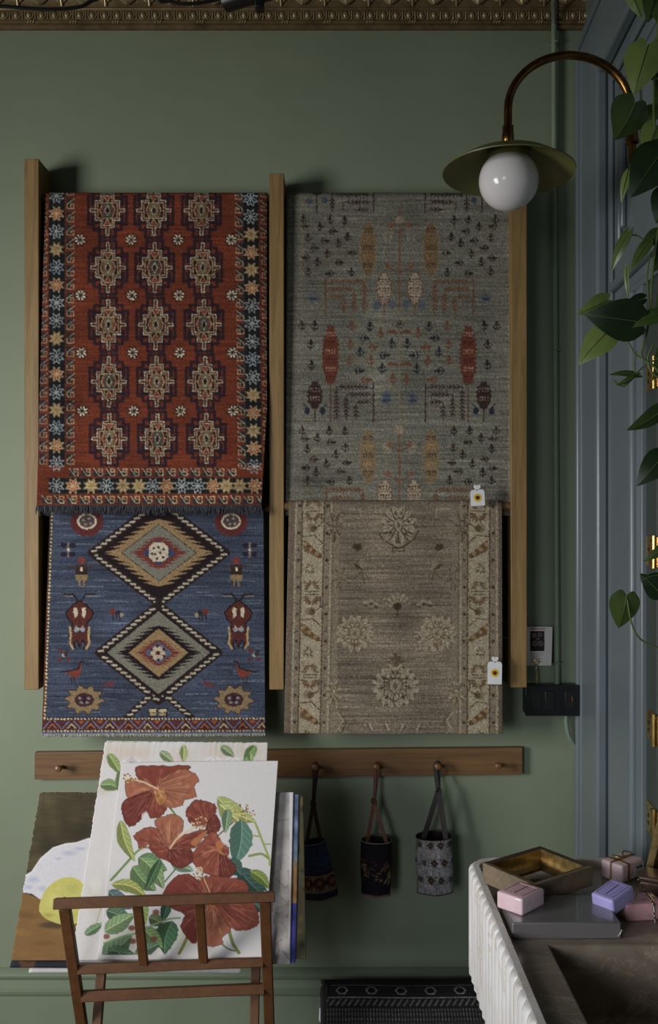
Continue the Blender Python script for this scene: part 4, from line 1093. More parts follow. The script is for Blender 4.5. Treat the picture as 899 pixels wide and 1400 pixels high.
box = thing('switch_box', ((sb0.x + sb1.x) / 2, 0, sb0.z), 'black metal outlet box on the wall at the foot of the conduit', 'outlet box')
m = MB(); m.box((sb0.x, -0.050, sb0.z), (sb1.x - 0.004, -0.0002, sb1.z)); m.build('box_body', M_black, box, box.location, bevel=0.003)
M_plate = paint('black face plate', (20, 20, 22), 0.25, 0.1, 20, 0.0)
m = MB(); m.box((sb0.x - 0.002, -0.054, sb0.z - 0.002), (sb1.x - 0.002, -0.050, sb1.z + 0.002)); m.build('face_plate', M_plate, box, box.location, bevel=0.0015)
for k, fx in enumerate((0.18, 0.42)):
    x = sb0.x + (sb1.x - sb0.x) * fx; zc = (sb0.z + sb1.z) / 2
    m = MB(); m.box((x - 0.013, -0.0565, zc - 0.026), (x + 0.013, -0.054, zc + 0.026)); s_ = m.build('rocker', M_black, box, (x, -0.055, zc), bevel=0.002)
m = MB(); x = sb0.x + (sb1.x - sb0.x) * 0.80; m.box((x - 0.016, -0.0555, zc - 0.026), (x + 0.014, -0.054, zc + 0.026)); m.build('socket', M_black, box, (x, -0.055, zc), bevel=0.002)
m = MB(); m.tube([(x + 0.004, -0.0555, zc - 0.010), (x + 0.004, -0.060, zc - 0.004), (x + 0.003, -0.060, zc + 0.006), (x + 0.004, -0.0555, zc + 0.012)], 0.0016, 6); m.build('brass_contact', M_gold, box, (x, -0.055, zc))
for fx in (0.38, 0.62, 0.82):
    for zz in (sb0.z + 0.004, sb1.z - 0.004):
        x = sb0.x + (sb1.x - sb0.x) * fx; m = MB(); m.tube([(x, -0.054, zz), (x, -0.0552, zz)], 0.0022, 8); m.build('screw', M_black, box, (x, -0.054, zz))
m = MB(); m.tube(smooth_path([W(773.5, 976, 0.02), W(774, 992, 0.021), W(778, 1008, 0.02), W(786, 1020, 0.018), W(794, 1028, 0.012)], 5), 0.0062, 10)
tag(m.build('cable', paint('pale green cable sheath', (116, 136, 124), 0.5, 0.05, 20, 0.05, G), None, W(774, 992, 0.021)), 'pale green cable curving from the black outlet box behind the casing', 'cable')
# printed card tucked behind the upright
cd = thing('printed_card', W(738, 910, 0.02), 'white printed card with a dark picture tucked behind the oak upright', 'card')
cv = Cv(715, 850, 760, 915, (186, 182, 180))
cv.rect(724.5, 863, 744, 890.5, (40, 32, 34))
for x, y, r in ((730, 869, 3.2), (738, 868, 3), (731, 880, 3.6), (739, 880, 3.4), (735, 874, 2)): cv.ell(x, y, r, r, (104, 92, 92)); cv.ell(x, y, r * .55, r * .5, (60, 50, 52))
cv.rect(725, 859.2, 745, 860.8, (150, 96, 92), 0.8)
for k in range(6): cv.rect(724.5, 893.0 + k * 2.3, 742 - (k * 7 % 5), 894.0 + k * 2.3, (130, 126, 126), 0.8)
nx, ny = 60, 90
U = np.linspace(0, 1, nx + 1)[None, :]; V = np.linspace(0, 1, ny + 1)[:, None]
PX = 712 + (755 - 712) * U - 1.6 * V; PY = 857 + (910 - 857) * V + 0 * U
dist = DW - 0.022 - 0.006 * U
X = (PX - CX) / F * dist; Zz = CZ - (PY - CY) / F * dist; Y = dist - DW + 0 * X
o0 = cd.location
link('card_sheet', grid_mesh('card_sheet', np.stack([X, Y, Zz], -1) - np.array(o0), cv.sample(PX, PY, 1.5), (0, 0.0008, 0)), fabric_attr('printed card', 40, 40, 0, 0.55, 0.02), cd, o0)
# brass ring on a wire
m = MB(); c = W(733, 905, 0.03)
m.tube([c + Vector((0.0075 * math.cos(a), -0.001 * math.sin(a), 0.0085 * math.sin(a))) for a in np.linspace(0, 2 * math.pi, 21)], 0.0016, 6, False)
tg = thing('brass_ring', W(733, 937, 0.03), 'small brass key ring standing on the black outlet box', 'key ring')
m.build('ring', M_gold, tg, c)
m = MB(); m.tube([W(733, 912.5, 0.03), W(731.5, 915.5, 0.03), W(733.2, 918, 0.03), W(733.4, 937, 0.03)], 0.0016, 6); m.build('wire', M_gold, tg, c)

# ------------------------------------------------------------------ arched wall lamp
LD = 2.16
lampc = P(695, 247, LD)
M_shade = paint('olive enamel', (100, 100, 56), 0.42, 0.05, 8, 0.03, 1.1)
m_, nt, b_, N_, K_ = new_mat('opal glass'); b_.inputs['Base Color'].default_value = (0.80, 0.78, 0.79, 1); b_.inputs['Roughness'].default_value = 0.12
b_.inputs['Subsurface Weight'].default_value = 0.25; b_.inputs['Subsurface Radius'].default_value = (0.02, 0.02, 0.02)
bump(nt, noise(nt, coords(nt), 45, 2), b_, 0.10, 0.002); M_opal = m_
mount = RW(0.645, 0.014, P(0, 222, LD).z)
lamp = thing('wall_lamp', mount, 'brass arched wall lamp with olive disc shade and white globe', 'lamp')
rg = 40.5 / F * LD
tilt = Matrix.Translation(P(695, 226, LD)) @ Matrix.Rotation(R(1.0), 4, 'Y') @ Matrix.Rotation(R(-3.0), 4, 'X')
rs_ = 90 / F * LD
top = [(0.011, 0.041), (0.020, 0.040), (0.050, 0.033), (rs_ * 0.7, 0.012), (rs_ * 0.97, -0.013), (rs_, -0.0155), (rs_ * 0.995, -0.018)]
bot = [(rs_ * 0.97, -0.0155), (rs_ * 0.7, 0.009), (0.050, 0.030), (0.011, 0.036)]
m = MB(); m.lathe(top + bot, 64, tilt, True); m.build('shade', M_shade, lamp, P(695, 226, LD))
m = MB(); m.lathe([(0.046, 0.034), (0.047, 0.010), (0.044, 0.002), (0.036, 0.0)], 40, tilt); m.build('globe_holder', M_shade, lamp, P(695, 226, LD))
m = MB(); Mg = Matrix.Translation(lampc)
m.lathe([(max(1e-4, rg * math.sin(a)), rg * math.cos(a)) for a in np.linspace(0.001, math.pi - 0.001, 33)], 48, Mg); g = m.build('globe', M_opal, lamp, lampc); g['label'] = 'white opal glass globe'
xs = 694; sx = LD / F
arc = [P(xs, 196, LD), P(xs, 165, LD)]
cxp, cyp, rxp, ryp = 778, 150, 84, 74.5
arc += [P(cxp - rxp * math.cos(a), cyp - ryp * math.sin(a), LD + 0.0 * a) for a in np.linspace(0.0, math.pi, 25)]
arc += [P(863, 175, LD), P(864, 222, LD)]
m = MB(); m.tube(arc, 0.0092, 16); m.build('arm', M_brass, lamp, P(778, 76, LD))
Mc = Matrix.Translation(P(xs, 190, LD))
m = MB(); m.lathe([(0.0092, 0.030), (0.0125, 0.028), (0.0125, 0.012), (0.0135, 0.010), (0.0135, -0.006), (0.010, -0.012)], 20, Mc); m.build('collar', M_brass, lamp, P(xs, 190, LD))
Mc = Matrix.Translation(P(863.5, 187, LD))
m = MB(); m.lathe([(0.0092, 0.034), (0.013, 0.030), (0.013, -0.004), (0.0145, -0.006), (0.0145, -0.014), (0.0092, -0.018)], 20, Mc); m.build('arm_joint', M_brass, lamp, P(863.5, 187, LD))
e = P(864, 218, LD)
m = MB(); m.tube([e, e + Vector((0.01, 0, -0.012)), Vector((mount.x, e.y, e.z - 0.014))], 0.0092, 12); m.lathe([(0.032, 0.0), (0.032, 0.006), (0.024, 0.010), (0.010, 0.014)], 28, Matrix.Translation((mount.x, e.y, e.z - 0.014)) @ Matrix.Rotation(R(-90), 4, 'Y')); m.build('wall_mount', M_brass, lamp, e)

# ------------------------------------------------------------------ black cable and track spot under the ceiling
m = MB(); m.tube(smooth_path([P(-120, -60, 2.2), P(-40, 2, 2.2), P(10, 9, 2.2), P(60, 12.5, 2.2), P(98, 11, 2.2), P(122, 3, 2.2), P(150, -30, 2.2), P(170, -206, 2.2)], 6), 0.0042, 8)
tag(m.build('hanging_cable', M_black, None, P(60, 12, 2.2)), 'black cable swagging loosely in front of the tin cornice', 'cable')
sp = P(335, -8, 2.15)
spot = thing('track_spotlight', Vector((sp.x, sp.y, 3.16)), 'black ceiling spotlight with clip and loose wire', 'spotlight')
Ms = Matrix.Translation(sp) @ Matrix.Rotation(R(84), 4, 'Y') @ Matrix.Rotation(R(25), 4, 'X')
m = MB(); m.lathe([(0.018, -0.055), (0.024, -0.050), (0.026, 0.0), (0.030, 0.030), (0.030, 0.055), (0.026, 0.055), (0.024, 0.035)], 28, Ms); m.build('lamp_head', M_black, spot, sp)
m = MB(); m.tube([sp, sp + Vector((0, 0, 0.05)), (sp.x, sp.y, 3.155)], 0.006, 10); m.build('stem', M_black, spot, sp)
m = MB(); m.box((sp.x - 0.05, sp.y - 0.02, 3.135), (sp.x + 0.05, sp.y + 0.02, 3.159)); m.build('ceiling_plate', M_black, spot, sp, bevel=0.003)
c1 = P(354.5, 5, 2.13); m = MB(); m.box((c1.x - 0.010, c1.y - 0.01, c1.z - 0.012), (c1.x + 0.010, c1.y + 0.02, c1.z + 0.035)); m.build('clip', M_black, spot, c1, bevel=0.003)
m = MB(); m.tube(smooth_path([P(205, -204, 2.15), P(208, -20, 2.15), P(235, 2, 2.15), P(262, 5, 2.15), P(290, 1, 2.15), P(312, -6, 2.15)], 6), 0.004, 8); m.build('wire', M_black, spot, sp)
# ------------------------------------------------------------------ watercolours
def sm(pts, n=5): return [(p[0], p[1]) for p in smooth_path([(a, b, 0) for a, b in pts], n, True)]
def petal(cv, throat, pts, col, seed=0, ruff=0.9):
    rs = random.Random(seed)
    o = sm(pts, 6); o = [(x + rs.uniform(-ruff, ruff), y + rs.uniform(-ruff, ruff)) for x, y in o]
    cv.line(o + [o[0]], 1.4, sh(col, 0.55), 0.8)
    cv.poly(o, col)
    n = len(o)
    for k in range(0, n, 3):                               # broad washes, then fine veins
        x, y = o[k]; f = rs.uniform(0.55, 0.9); cx_, cy_ = throat[0] + (x - throat[0]) * f, throat[1] + (y - throat[1]) * f
        cv.ell(cx_, cy_, 4.5, 4.5, sh(col, 0.7) if k % 2 else (min(255, col[0] * 1.2 + 26), min(255, col[1] * 1.3 + 30), min(255, col[2] * 1.3 + 26)), 0.35, 0.9)
    for k in range(0, n):
        f = rs.uniform(0.45, 0.97); x, y = o[k]
        a = (throat[0] + (x - throat[0]) * rs.uniform(0.1, 0.4), throat[1] + (y - throat[1]) * rs.uniform(0.1, 0.4)); b = (throat[0] + (x - throat[0]) * f, throat[1] + (y - throat[1]) * f)
        cl = sh(col, 0.72) if rs.random() < 0.55 else (min(255, col[0] * 1.25 + 14), min(255, col[1] * 1.35 + 20), min(255, col[2] * 1.35 + 14))
        cv.line([a, ((a[0] + b[0]) / 2 + rs.uniform(-1, 1), (a[1] + b[1]) / 2 + rs.uniform(-1, 1)), b], rs.uniform(0.6, 1.8), cl, rs.uniform(0.25, 0.55))
def lf(cv, p0, p1, w, col, seed=0, bend=0.0, tooth=0.0):
    rs = random.Random(seed)
    dx, dy = p1[0] - p0[0], p1[1] - p0[1]; L = math.hypot(dx, dy); ux, uy = dx / L, dy / L; nx, ny = -uy, ux
    mid = lambda t: (p0[0] + dx * t + nx * bend * math.sin(math.pi * t), p0[1] + dy * t + ny * bend * math.sin(math.pi * t))
    wd = lambda t: w * (math.sin(math.pi * t ** 0.75) ** 0.9) + 0.2
    A = []; B = []
    for k in range(15):
        t = k / 14; m = mid(t); q = wd(t) * (1 + tooth * (k % 2)) * rs.uniform(0.93, 1.05)
        A.append((m[0] + nx * q, m[1] + ny * q)); B.append((m[0] - nx * q * 0.92, m[1] - ny * q * 0.92))
    o = A + B[::-1]
    cv.line(o + [o[0]], 0.9, sh(col, 0.6), 0.6); cv.poly(o, col); cv.poly(A + [mid(k / 14) for k in range(14, -1, -1)], sh(col, 0.78), 0.7)
    lt = (min(255, col[0] * 1.3 + 30), min(255, col[1] * 1.2 + 28), min(255, col[2] * 1.2 + 26))
    for k in range(2, 12, 2):
        m = mid(k / 14); e = mid(min(1, (k + 2.4) / 14)); q = wd((k + 2) / 14) * 0.8
        for s in (-1, 1): cv.line([m, (e[0] + nx * q * s, e[1] + ny * q * s)], 0.8, lt if s < 0 else sh(col, 0.6), 0.6)
    cv.line([mid(k / 10) for k in range(11)], 1.0, lt, 0.8)
def anthers(cv, x, y, rx, ry, n, seed, cols):
    rs = random.Random(seed)
    for _ in range(n):
        a = rs.uniform(0, 6.28); r = math.sqrt(rs.random()); cv.ell(x + rx * r * math.cos(a), y + ry * r * math.sin(a), 1.1, 1.1, rs.choice(cols))
A1 = lambda x, y: (120 + x / 3.33, 1010 + y / 3.33)
A2 = lambda x, y: (120 + x / 3.33, 1170 + y / 3.33)
mp = lambda f, l: [f(x, y) for x, y in l]
def paint_hibiscus():
    cv = Cv(125, 1030, 390, 1325, (206, 203, 204), 3)
    T1, T2, T3, T4 = (148, 72, 56), (134, 60, 48), (166, 96, 70), (116, 50, 42)
    gr, dg, yg, bg_ = (92, 122, 72), (52, 84, 62), (150, 162, 88), (84, 116, 104)
    cv.ell(*A2(150, 400), 40, 30, (150, 172, 120), 0.35, 0.8); cv.ell(*A2(430, 380), 30, 22, (190, 200, 160), 0.5, 0.8)
    # stems and foliage first
    st = lambda pts, w, c: cv.line([(p[0], p[1]) for p in smooth_path([(a, b, 0) for a, b in pts], 6)], w, c)
    st(mp(A1, [(370, 310), (400, 350), (415, 380), (430, 400)]), 2.6, (104, 128, 66))
    st(mp(A1, [(265, 490), (230, 510), (190, 550), (130, 620), (105, 645)]), 3.0, (120, 148, 84)); st(mp(A2, [(108, 108), (190, 20), (210, 0)]), 3.0, (112, 140, 78))
    st(mp(A1, [(760, 378), (785, 440), (800, 480), (825, 545), (828, 575)]), 3.0, (152, 166, 88)); st(mp(A1, [(735, 440), (780, 445)]), 2.2, (150, 162, 88)); st(mp(A1, [(735, 535), (790, 525), (822, 545)]), 3.4, (130, 150, 84)); st(mp(A1, [(800, 480), (832, 480)]), 1.8, (150, 162, 88))
    st(mp(A1, [(590, 445), (640, 400), (690, 355)]), 1.8, (128, 92, 60))
    lf(cv, A1(590, 270), A1(765, 378), 13, (160, 172, 98), 1, 5); lf(cv, A1(600, 300), A1(690, 380), 11, (168, 178, 104), 2)
    lf(cv, A1(700, 372), A1(668, 575), 16, (84, 126, 110), 3, -4, 0.08); lf(cv, A1(640, 320), A1(625, 430), 7, (110, 140, 104), 21)
    lf(cv, A1(150, 372), A1(215, 560), 9, (146, 158, 84), 4, 4); lf(cv, A1(230, 545), A1(360, 600), 14, (90, 128, 84), 5)
    lf(cv, A2(205, 50), A2(310, 160), 14, (106, 138, 88), 6, 3, 0.06); lf(cv, A2(240, 10), A2(345, 150), 13, (120, 150, 96), 7, -4, 0.06); lf(cv, A2(380, 30), A2(480, 70), 8, (120, 150, 120), 22)
    lf(cv, A2(330, 20), A2(262, 160), 6, (64, 100, 62), 8); lf(cv, A2(110, 130), A2(270, 195), 9, (150, 160, 80), 9, -7); lf(cv, A2(690, 60), A2(825, 190), 15, (56, 88, 80), 10, 4, 0.08); lf(cv, A2(740, 70), A2(828, 150), 8, (116, 140, 62), 11, -3)
    lf(cv, A2(640, 20), A2(700, 90), 12, (58, 90, 84), 12); lf(cv, A2(745, 205), A2(800, 255), 9, (70, 104, 96), 23)
    lf(cv, A2(95, 160), A2(210, 240), 12, (84, 110, 112), 13, 3); lf(cv, A2(85, 250), A2(200, 290), 11, (76, 108, 82), 14); lf(cv, A2(75, 345), A2(215, 265), 12, (120, 150, 100), 15); lf(cv, A2(230, 190), A2(258, 320), 11, (134, 156, 80), 16); lf(cv, A2(365, 215), A2(340, 300), 7, (52, 88, 68), 17)
    lf(cv, A2(60, 452), A2(200, 360), 15, (92, 122, 86), 18, 4); lf(cv, A2(90, 430), A2(215, 450), 9, (70, 104, 76), 19); lf(cv, A2(385, 300), A2(350, 450), 15, (62, 102, 70), 20, 4, 0.08); lf(cv, A2(250, 330), A2(340, 420), 12, (106, 138, 84), 24); lf(cv, A2(215, 450), A2(330, 400), 9, (90, 124, 92), 25); lf(cv, A2(280, 280), A2(345, 310), 9, (86, 110, 68), 26)
    for x, y in ((310, 258), (200, 330), (85, 368), (205, 390), (300, 380)): cv.ell(*A2(x, y), 6, 4.5, (122, 66, 54), 0.85, 0.4)
    st(mp(A2, [(70, 400), (170, 365), (215, 355), (300, 315), (370, 290), (420, 285)]), 2.4, (126, 150, 104)); st(mp(A2, [(80, 395), (150, 450)]), 1.6, (100, 128, 84))
    st(mp(A2, [(465, 340), (440, 400), (415, 448)]), 4.2, (136, 132, 68)); st(mp(A2, [(640, 330), (660, 400), (688, 442)]), 4.6, (120, 136, 76)); st(mp(A2, [(605, 400), (640, 425), (670, 435)]), 1.8, (92, 116, 70)); st(mp(A2, [(410, 50), (350, 120)]), 2.0, (90, 116, 72))
    # flower heads
    t = A1(310, 230)
    petal(cv, t, mp(A1, [(222, 129), (340, 126), (462, 126), (440, 152), (350, 182), (312, 232), (268, 190), (232, 182)]), T2, 1)
    petal(cv, t, mp(A1, [(170, 200), (215, 186), (262, 198), (302, 236), (260, 264), (186, 270)]), T3, 2)
    petal(cv, t, mp(A1, [(158, 300), (200, 266), (300, 250), (282, 318), (244, 340), (236, 372), (190, 400), (165, 362)]), T4, 3)
    petal(cv, t, mp(A1, [(300, 248), (346, 300), (356, 322), (332, 350), (290, 362), (270, 318)]), T2, 4)
    petal(cv, t, mp(A1, [(320, 226), (345, 180), (425, 142), (470, 150), (506, 188), (484, 215), (492, 262), (440, 278), (430, 302), (380, 314), (340, 296)]), T3, 5)
    petal(cv, t, mp(A1, [(306, 248), (348, 240), (356, 286), (322, 300)]), (178, 112, 66), 6)
    cv.line([A1(320, 230), A1(260, 200), A1(185, 180)], 1.9, (212, 186, 150)); anthers(cv, *A1(192, 176), 9, 8, 26, 7, [(196, 160, 84), (120, 76, 40), (214, 190, 130)])
    t = A1(545, 400)
    petal(cv, t, mp(A1, [(448, 335), (482, 286), (530, 284), (560, 296), (582, 306), (576, 350), (530, 392), (480, 396), (456, 366)]), T2, 8)
    petal(cv, t, mp(A1, [(540, 402), (578, 350), (604, 392), (590, 424), (548, 436)]), T4, 9)
    t = A1(600, 500)
    petal(cv, t, mp(A1, [(476, 530), (520, 470), (566, 424), (600, 458), (612, 485), (640, 500), (634, 535), (600, 560), (540, 610), (490, 580)]), T1, 10)
    petal(cv, t, mp(A2, [(478, 30), (500, 0), (560, -20), (620, 10), (646, 40), (630, 78), (588, 98), (520, 70)]), T1, 11)
    petal(cv, t, mp(A2, [(610, 30), (645, 20), (672, 52), (664, 84), (630, 104), (600, 96)]), T4, 12)
    cv.poly(sm(mp(A1, [(582, 480), (600, 466), (620, 486), (606, 510), (628, 530), (596, 522)])), (186, 112, 66), 0.9)
    t = A1(372, 500)
    petal(cv, t, mp(A1, [(308, 372), (352, 356), (384, 344), (428, 368), (432, 416), (404, 450), (376, 484), (346, 474), (322, 420)]), T3, 13)
    petal(cv, t, mp(A1, [(212, 442), (258, 410), (306, 408), (334, 446), (350, 488), (280, 482), (236, 498), (228, 470)]), T1, 14)
    petal(cv, t, mp(A1, [(280, 488), (362, 498), (402, 522), (372, 538), (368, 558), (310, 534)]), T2, 15)
    petal(cv, t, mp(A1, [(368, 534), (420, 500), (474, 514), (466, 568), (420, 590), (376, 566)]), T4, 16)
    petal(cv, t, mp(A1, [(386, 496), (440, 440), (540, 416), (528, 448), (484, 496), (420, 502)]), T2, 17)
    cv.poly(sm(mp(A1, [(470, 470), (540, 420), (530, 446), (490, 490)])), (186, 118, 66), 0.8)
    cv.line([A1(374, 500), A1(400, 462), A1(440, 432), A1(490, 402)], 2.2, (216, 184, 138)); anthers(cv, *A1(510, 386), 12, 9, 34, 18, [(214, 190, 140), (190, 150, 86), (150, 100, 70)])
    t = A2(565, 216)
    petal(cv, t, mp(A2, [(340, 184), (396, 104), (446, 86), (482, 100), (520, 150), (560, 200), (470, 226), (400, 214)]), T2, 19)
    petal(cv, t, mp(A2, [(500, 112), (560, 96), (620, 100), (700, 112), (730, 158), (650, 190), (572, 204)]), T1, 20)
    petal(cv, t, mp(A2, [(560, 218), (505, 300), (494, 396), (450, 372), (424, 322), (440, 268), (384, 240), (380, 214), (470, 206)]), T4, 21)
    petal(cv, t, mp(A2, [(572, 226), (636, 286), (646, 338), (612, 370), (612, 400), (562, 412), (508, 384), (504, 300), (532, 250)]), T3, 22)
    petal(cv, t, mp(A2, [(580, 212), (650, 190), (742, 206), (772, 262), (776, 310), (738, 332), (680, 338), (640, 318), (608, 268)]), T1, 23)
    cv.ell(t[0], t[1], 3, 3, (70, 26, 28)); cv.line([A2(562, 214), A2(552, 160), A2(530, 110)], 1.8, (206, 160, 116)); anthers(cv, *A2(512, 86), 9, 10, 34, 24, [(216, 196, 150), (196, 160, 96), (120, 80, 60)])
    anthers(cv, *A1(712, 336), 15, 12, 46, 25, [(190, 160, 80), (110, 60, 50), (150, 110, 70), (206, 180, 110)])
    cv.rect(125, A2(0, 452)[1], 390, 1325, (206, 203, 204)); cv.poly([(125, 1030), (169, 1030), (137, 1325), (125, 1325)], (206, 203, 204))
    cv.grain(0.015)
    return cv
def paint_buds():
    cv = Cv(90, 1005, 380, 1325, (206, 203, 203), 2)
    for x, y, r in ((160, 1030, 22), (190, 1030, 18), (300, 1028, 24), (345, 1028, 20), (250, 1034, 16), (140, 1082, 10)): cv.ell(x, y, r * 1.6, r, (196, 172, 146), 0.45, 0.9)
    for x in (292, 318, 180): cv.ell(x, 1042, 15, 9, (218, 214, 216), 0.9, 0.4); cv.line([(x - 10, 1044), (x, 1036), (x + 10, 1045)], 0.9, (150, 150, 160), 0.6)
    lf(cv, A1(95, 68), A1(155, 165), 7, (128, 152, 84), 1); lf(cv, A1(58, 210), A1(150, 230), 8, (112, 142, 86), 2, -3); lf(cv, A1(160, 140), A1(140, 240), 7, (118, 144, 86), 3)
    for (a, b), w, c in (((A1(330, 60), A1(390, 108)), 6, (130, 150, 104)), ((A1(438, 30), A1(436, 110)), 5, (146, 162, 96)), ((A1(608, 35), A1(668, 82)), 6, (120, 144, 100)), ((A1(765, 32), A1(710, 105)), 7, (100, 140, 76)), ((A1(740, 60), A1(745, 110)), 4, (120, 150, 90))): lf(cv, a, b, w, c, 4)
    for k in range(7): cv.line([A1(200, 115), A1(170 + k * 10, 78 + abs(k - 3) * 5)], 0.8, (150, 150, 150), 0.8)
    cv.ell(130, 1225, 14, 34, (198, 190, 150), 0.5, 0.9); lf(cv, (116, 1278), (142, 1262), 6, (104, 142, 96), 8); cv.ell(132, 1210, 10, 16, (214, 210, 206), 0.9, 0.5)
    cv.line([(132, 1262), (140, 1235)], 1.5, (170, 176, 120), 0.7)
    cv.grain(0.012)
    return cv
def paint_lemon():
    cv = Cv(0, 1070, 160, 1345, (74, 64, 44), 2)
    cv.blotch(0.13, 22, 3); cv.streaks(0.05, 12, 3, 4)
    L5 = lambda x, y: (x / 4.12, 1060 + y / 4.12)
    for k in range(10): cv.ell(40 + k * 9, 1100 + (k * 37) % 60, 16, 26, [(58, 54, 36), (92, 76, 46), (66, 62, 40)][k % 3], 0.4, 0.9)
    cv.poly(mp(L5, [(-60, 640), (140, 665), (230, 700), (300, 800), (520, 800), (520, 1200), (-60, 1200)]), (128, 92, 48))
    for k in range(22): cv.ell(10 + (k * 29) % 120, 1240 + (k * 13) % 80, 22, 5, [(150, 108, 56), (106, 72, 38), (138, 98, 52)][k % 3], 0.5, 0.8)
    cloth = mp(L5, [(120, 580), (180, 545), (230, 470), (300, 410), (370, 388), (430, 382), (500, 358), (620, 370), (620, 720), (470, 690), (300, 690), (225, 700), (180, 668), (130, 660), (60, 665), (60, 600)])
    cv.poly(cloth, (202, 200, 206)); cv.line(cloth[:8], 1.5, (222, 220, 222))
    for a, b, r, q in ((390, 440, 60, 20), (450, 415, 50, 14), (190, 590, 46, 26), (160, 630, 40, 20), (240, 640, 30, 24), (330, 470, 30, 12)): cv.ell(*L5(a, b), r / 4.12, q / 4.12, (158, 166, 200), 0.7, 0.9)
    lem = mp(L5, [(222, 745), (250, 660), (310, 600), (380, 576), (440, 590), (480, 640), (480, 760), (440, 830), (360, 845), (270, 815), (230, 780)])
    cv.ell(*L5(310, 845), 28, 6, (70, 56, 44), 0.8, 0.5)
    lo = sm(lem, 5); cv.poly(lo, (190, 184, 88))
    for a, b, r, q, c in ((300, 700, 60, 60, (206, 202, 112)), (410, 640, 50, 40, (164, 168, 84)), (270, 790, 50, 20, (146, 132, 62)), (400, 790, 60, 24, (172, 160, 80)), (330, 640, 30, 26, (196, 190, 96))): cv.ell(*L5(a, b), r / 4.12, q / 4.12, c, 0.6, 0.9)
    cv.line(lo[:30], 1.0, (206, 196, 90), 0.7)
    cv.grain(0.03)
    return cv
def plain_cv(x0, y0, x1, y1, base, fn=None):
    cv = Cv(x0, y0, x1, y1, base, 1)
    if fn: fn(cv)
    cv.grain(0.02); return cv
KS = 1.16                                             # the stand stands this much nearer the wall than first guessed
M_paper = fabric_attr('watercolour paper', 90, 90, 0.10, 0.7, 0.02, 0.0006)
GP = 1.12
LEAN = 0.344
def sheet(label, corners, d_bot, cv, nu, nv, curl=0.004, thick=0.0010, deck=0.0, seed=0, cat='print', name='art_print', gain=GP):
    """corners: photo pixels TL, TR, BR, BL on a sheet standing at d_bot"""
    (ax, ay), (bx, by), (cx, cy_), (dx, dy) = corners
    # all sheets lean alike: how far back the top edge stands follows from its height
    zb_ = CZ - (dy - CY) / F * d_bot; k_ = (ay - CY) / F
    d_top = (d_bot + LEAN * (CZ - zb_)) / (1 + LEAN * k_) * KS; d_bot *= KS
    U = np.linspace(0, 1, nu + 1)[None, :]; V = np.linspace(0, 1, nv + 1)[:, None]
    rs = np.random.RandomState(seed)
    PX = (ax + (bx - ax) * U) * (1 - V) + (dx + (cx - dx) * U) * V
    PY = (ay + (by - ay) * U) * (1 - V) + (dy + (cy_ - dy) * U) * V
    if deck:                                     # torn deckle edge
        e = rs.randn(nv + 1); e = np.convolve(e, np.ones(3) / 3, 'same')[:, None] * deck
        PX = PX + e * (1 - U) ** 8
        e = np.convolve(rs.randn(nu + 1), np.ones(3) / 3, 'same')[None, :] * deck * 0.7
        PY = PY + e * (1 - V) ** 10
    base = d_top + (d_bot - d_top) * V
    D_ = base + curl * np.sin(math.pi * U) * (0.4 + 0.6 * (1 - V)) - curl * 0.6 * (1 - V) ** 3
    X = (PX - CX) / F * base; Z = CZ - (PY - CY) / F * base; Y = D_ - DW
    org = Vector((float(X[-1].mean()), float(Y[-1].mean()), float(Z[-1].mean())))
    me = grid_mesh(name, np.stack([X + 0 * Y, Y, Z], -1) - np.array(org), cv.sample(PX, PY, gain, 0.82), (0, thick, 0))
    o = link(name, me, M_paper, None, org)
    return tag(o, label, cat, 'watercolours in the print stand')
sheet('watercolour of red hibiscus flowers on white paper, foremost in the stand', [(166, 1043), (380, 1040), (361, 1312), (133, 1312)], 1.955, paint_hibiscus(), 290, 330, 0.003)
sheet('watercolour with green buds on cream ground, behind the hibiscus print', [(144, 1014), (366, 1015), (352, 1314), (97, 1313)], 1.962, paint_buds(), 200, 220, 0.003, deck=0.8, seed=2)
sheet('blank white paper sheet standing right behind the bud watercolour', [(146, 1012.5), (363, 1017), (349, 1317), (101, 1316)], 1.9645, plain_cv(90, 1000, 380, 1330, (196, 192, 190)), 30, 30, 0.003, seed=3)
sheet('still life watercolour of a yellow fruit on white cloth', [(55, 1083), (300, 1084), (290, 1314), (15, 1313)], 1.968, paint_lemon(), 250, 230, 0.003, deck=0.9, seed=4)
def f_marble(cv):
    rs = random.Random(2); cv.blotch(0.06, 12, 2)
    for _ in range(60):
        x = rs.uniform(340, 400); y = rs.uniform(1080, 1320); cv.line([(x, y), (x + rs.uniform(-12, 12), y + rs.uniform(-8, 14)), (x + rs.uniform(-16, 16), y + rs.uniform(6, 24))], rs.uniform(0.8, 2.2), rs.choice([(130, 120, 116), (150, 130, 112), (110, 96, 96), (168, 160, 166)]), 0.5)
    cv.rect(396, 1080, 404, 1325, (206, 202, 204))
def f_blue(cv):
    cv.blotch(0.2, 14, 2); cv.rect(300, 1160, 420, 1235, (150, 108, 66)); cv.ell(403, 1165, 9, 22, (96, 122, 152), 0.9, 0.6); cv.rect(300, 1235, 420, 1330, (58, 60, 140)); cv.blotch(0.12, 8, 4)
def f_olive(cv):
    rs = random.Random(5)
    for _ in range(90): cv.ell(rs.uniform(340, 425), rs.uniform(1080, 1325), rs.uniform(2, 6), rs.uniform(3, 9), rs.choice([(44, 48, 40), (84, 72, 44), (66, 80, 92), (112, 92, 54), (40, 36, 34)]), 0.7, 0.5)
sheet('pale grey marbled watercolour peeking out right of the hibiscus print', [(215, 1083), (401, 1083), (396, 1318), (205, 1318)], 1.971, plain_cv(190, 1070, 410, 1330, (180, 174, 172), f_marble), 120, 140, 0.003, seed=5)
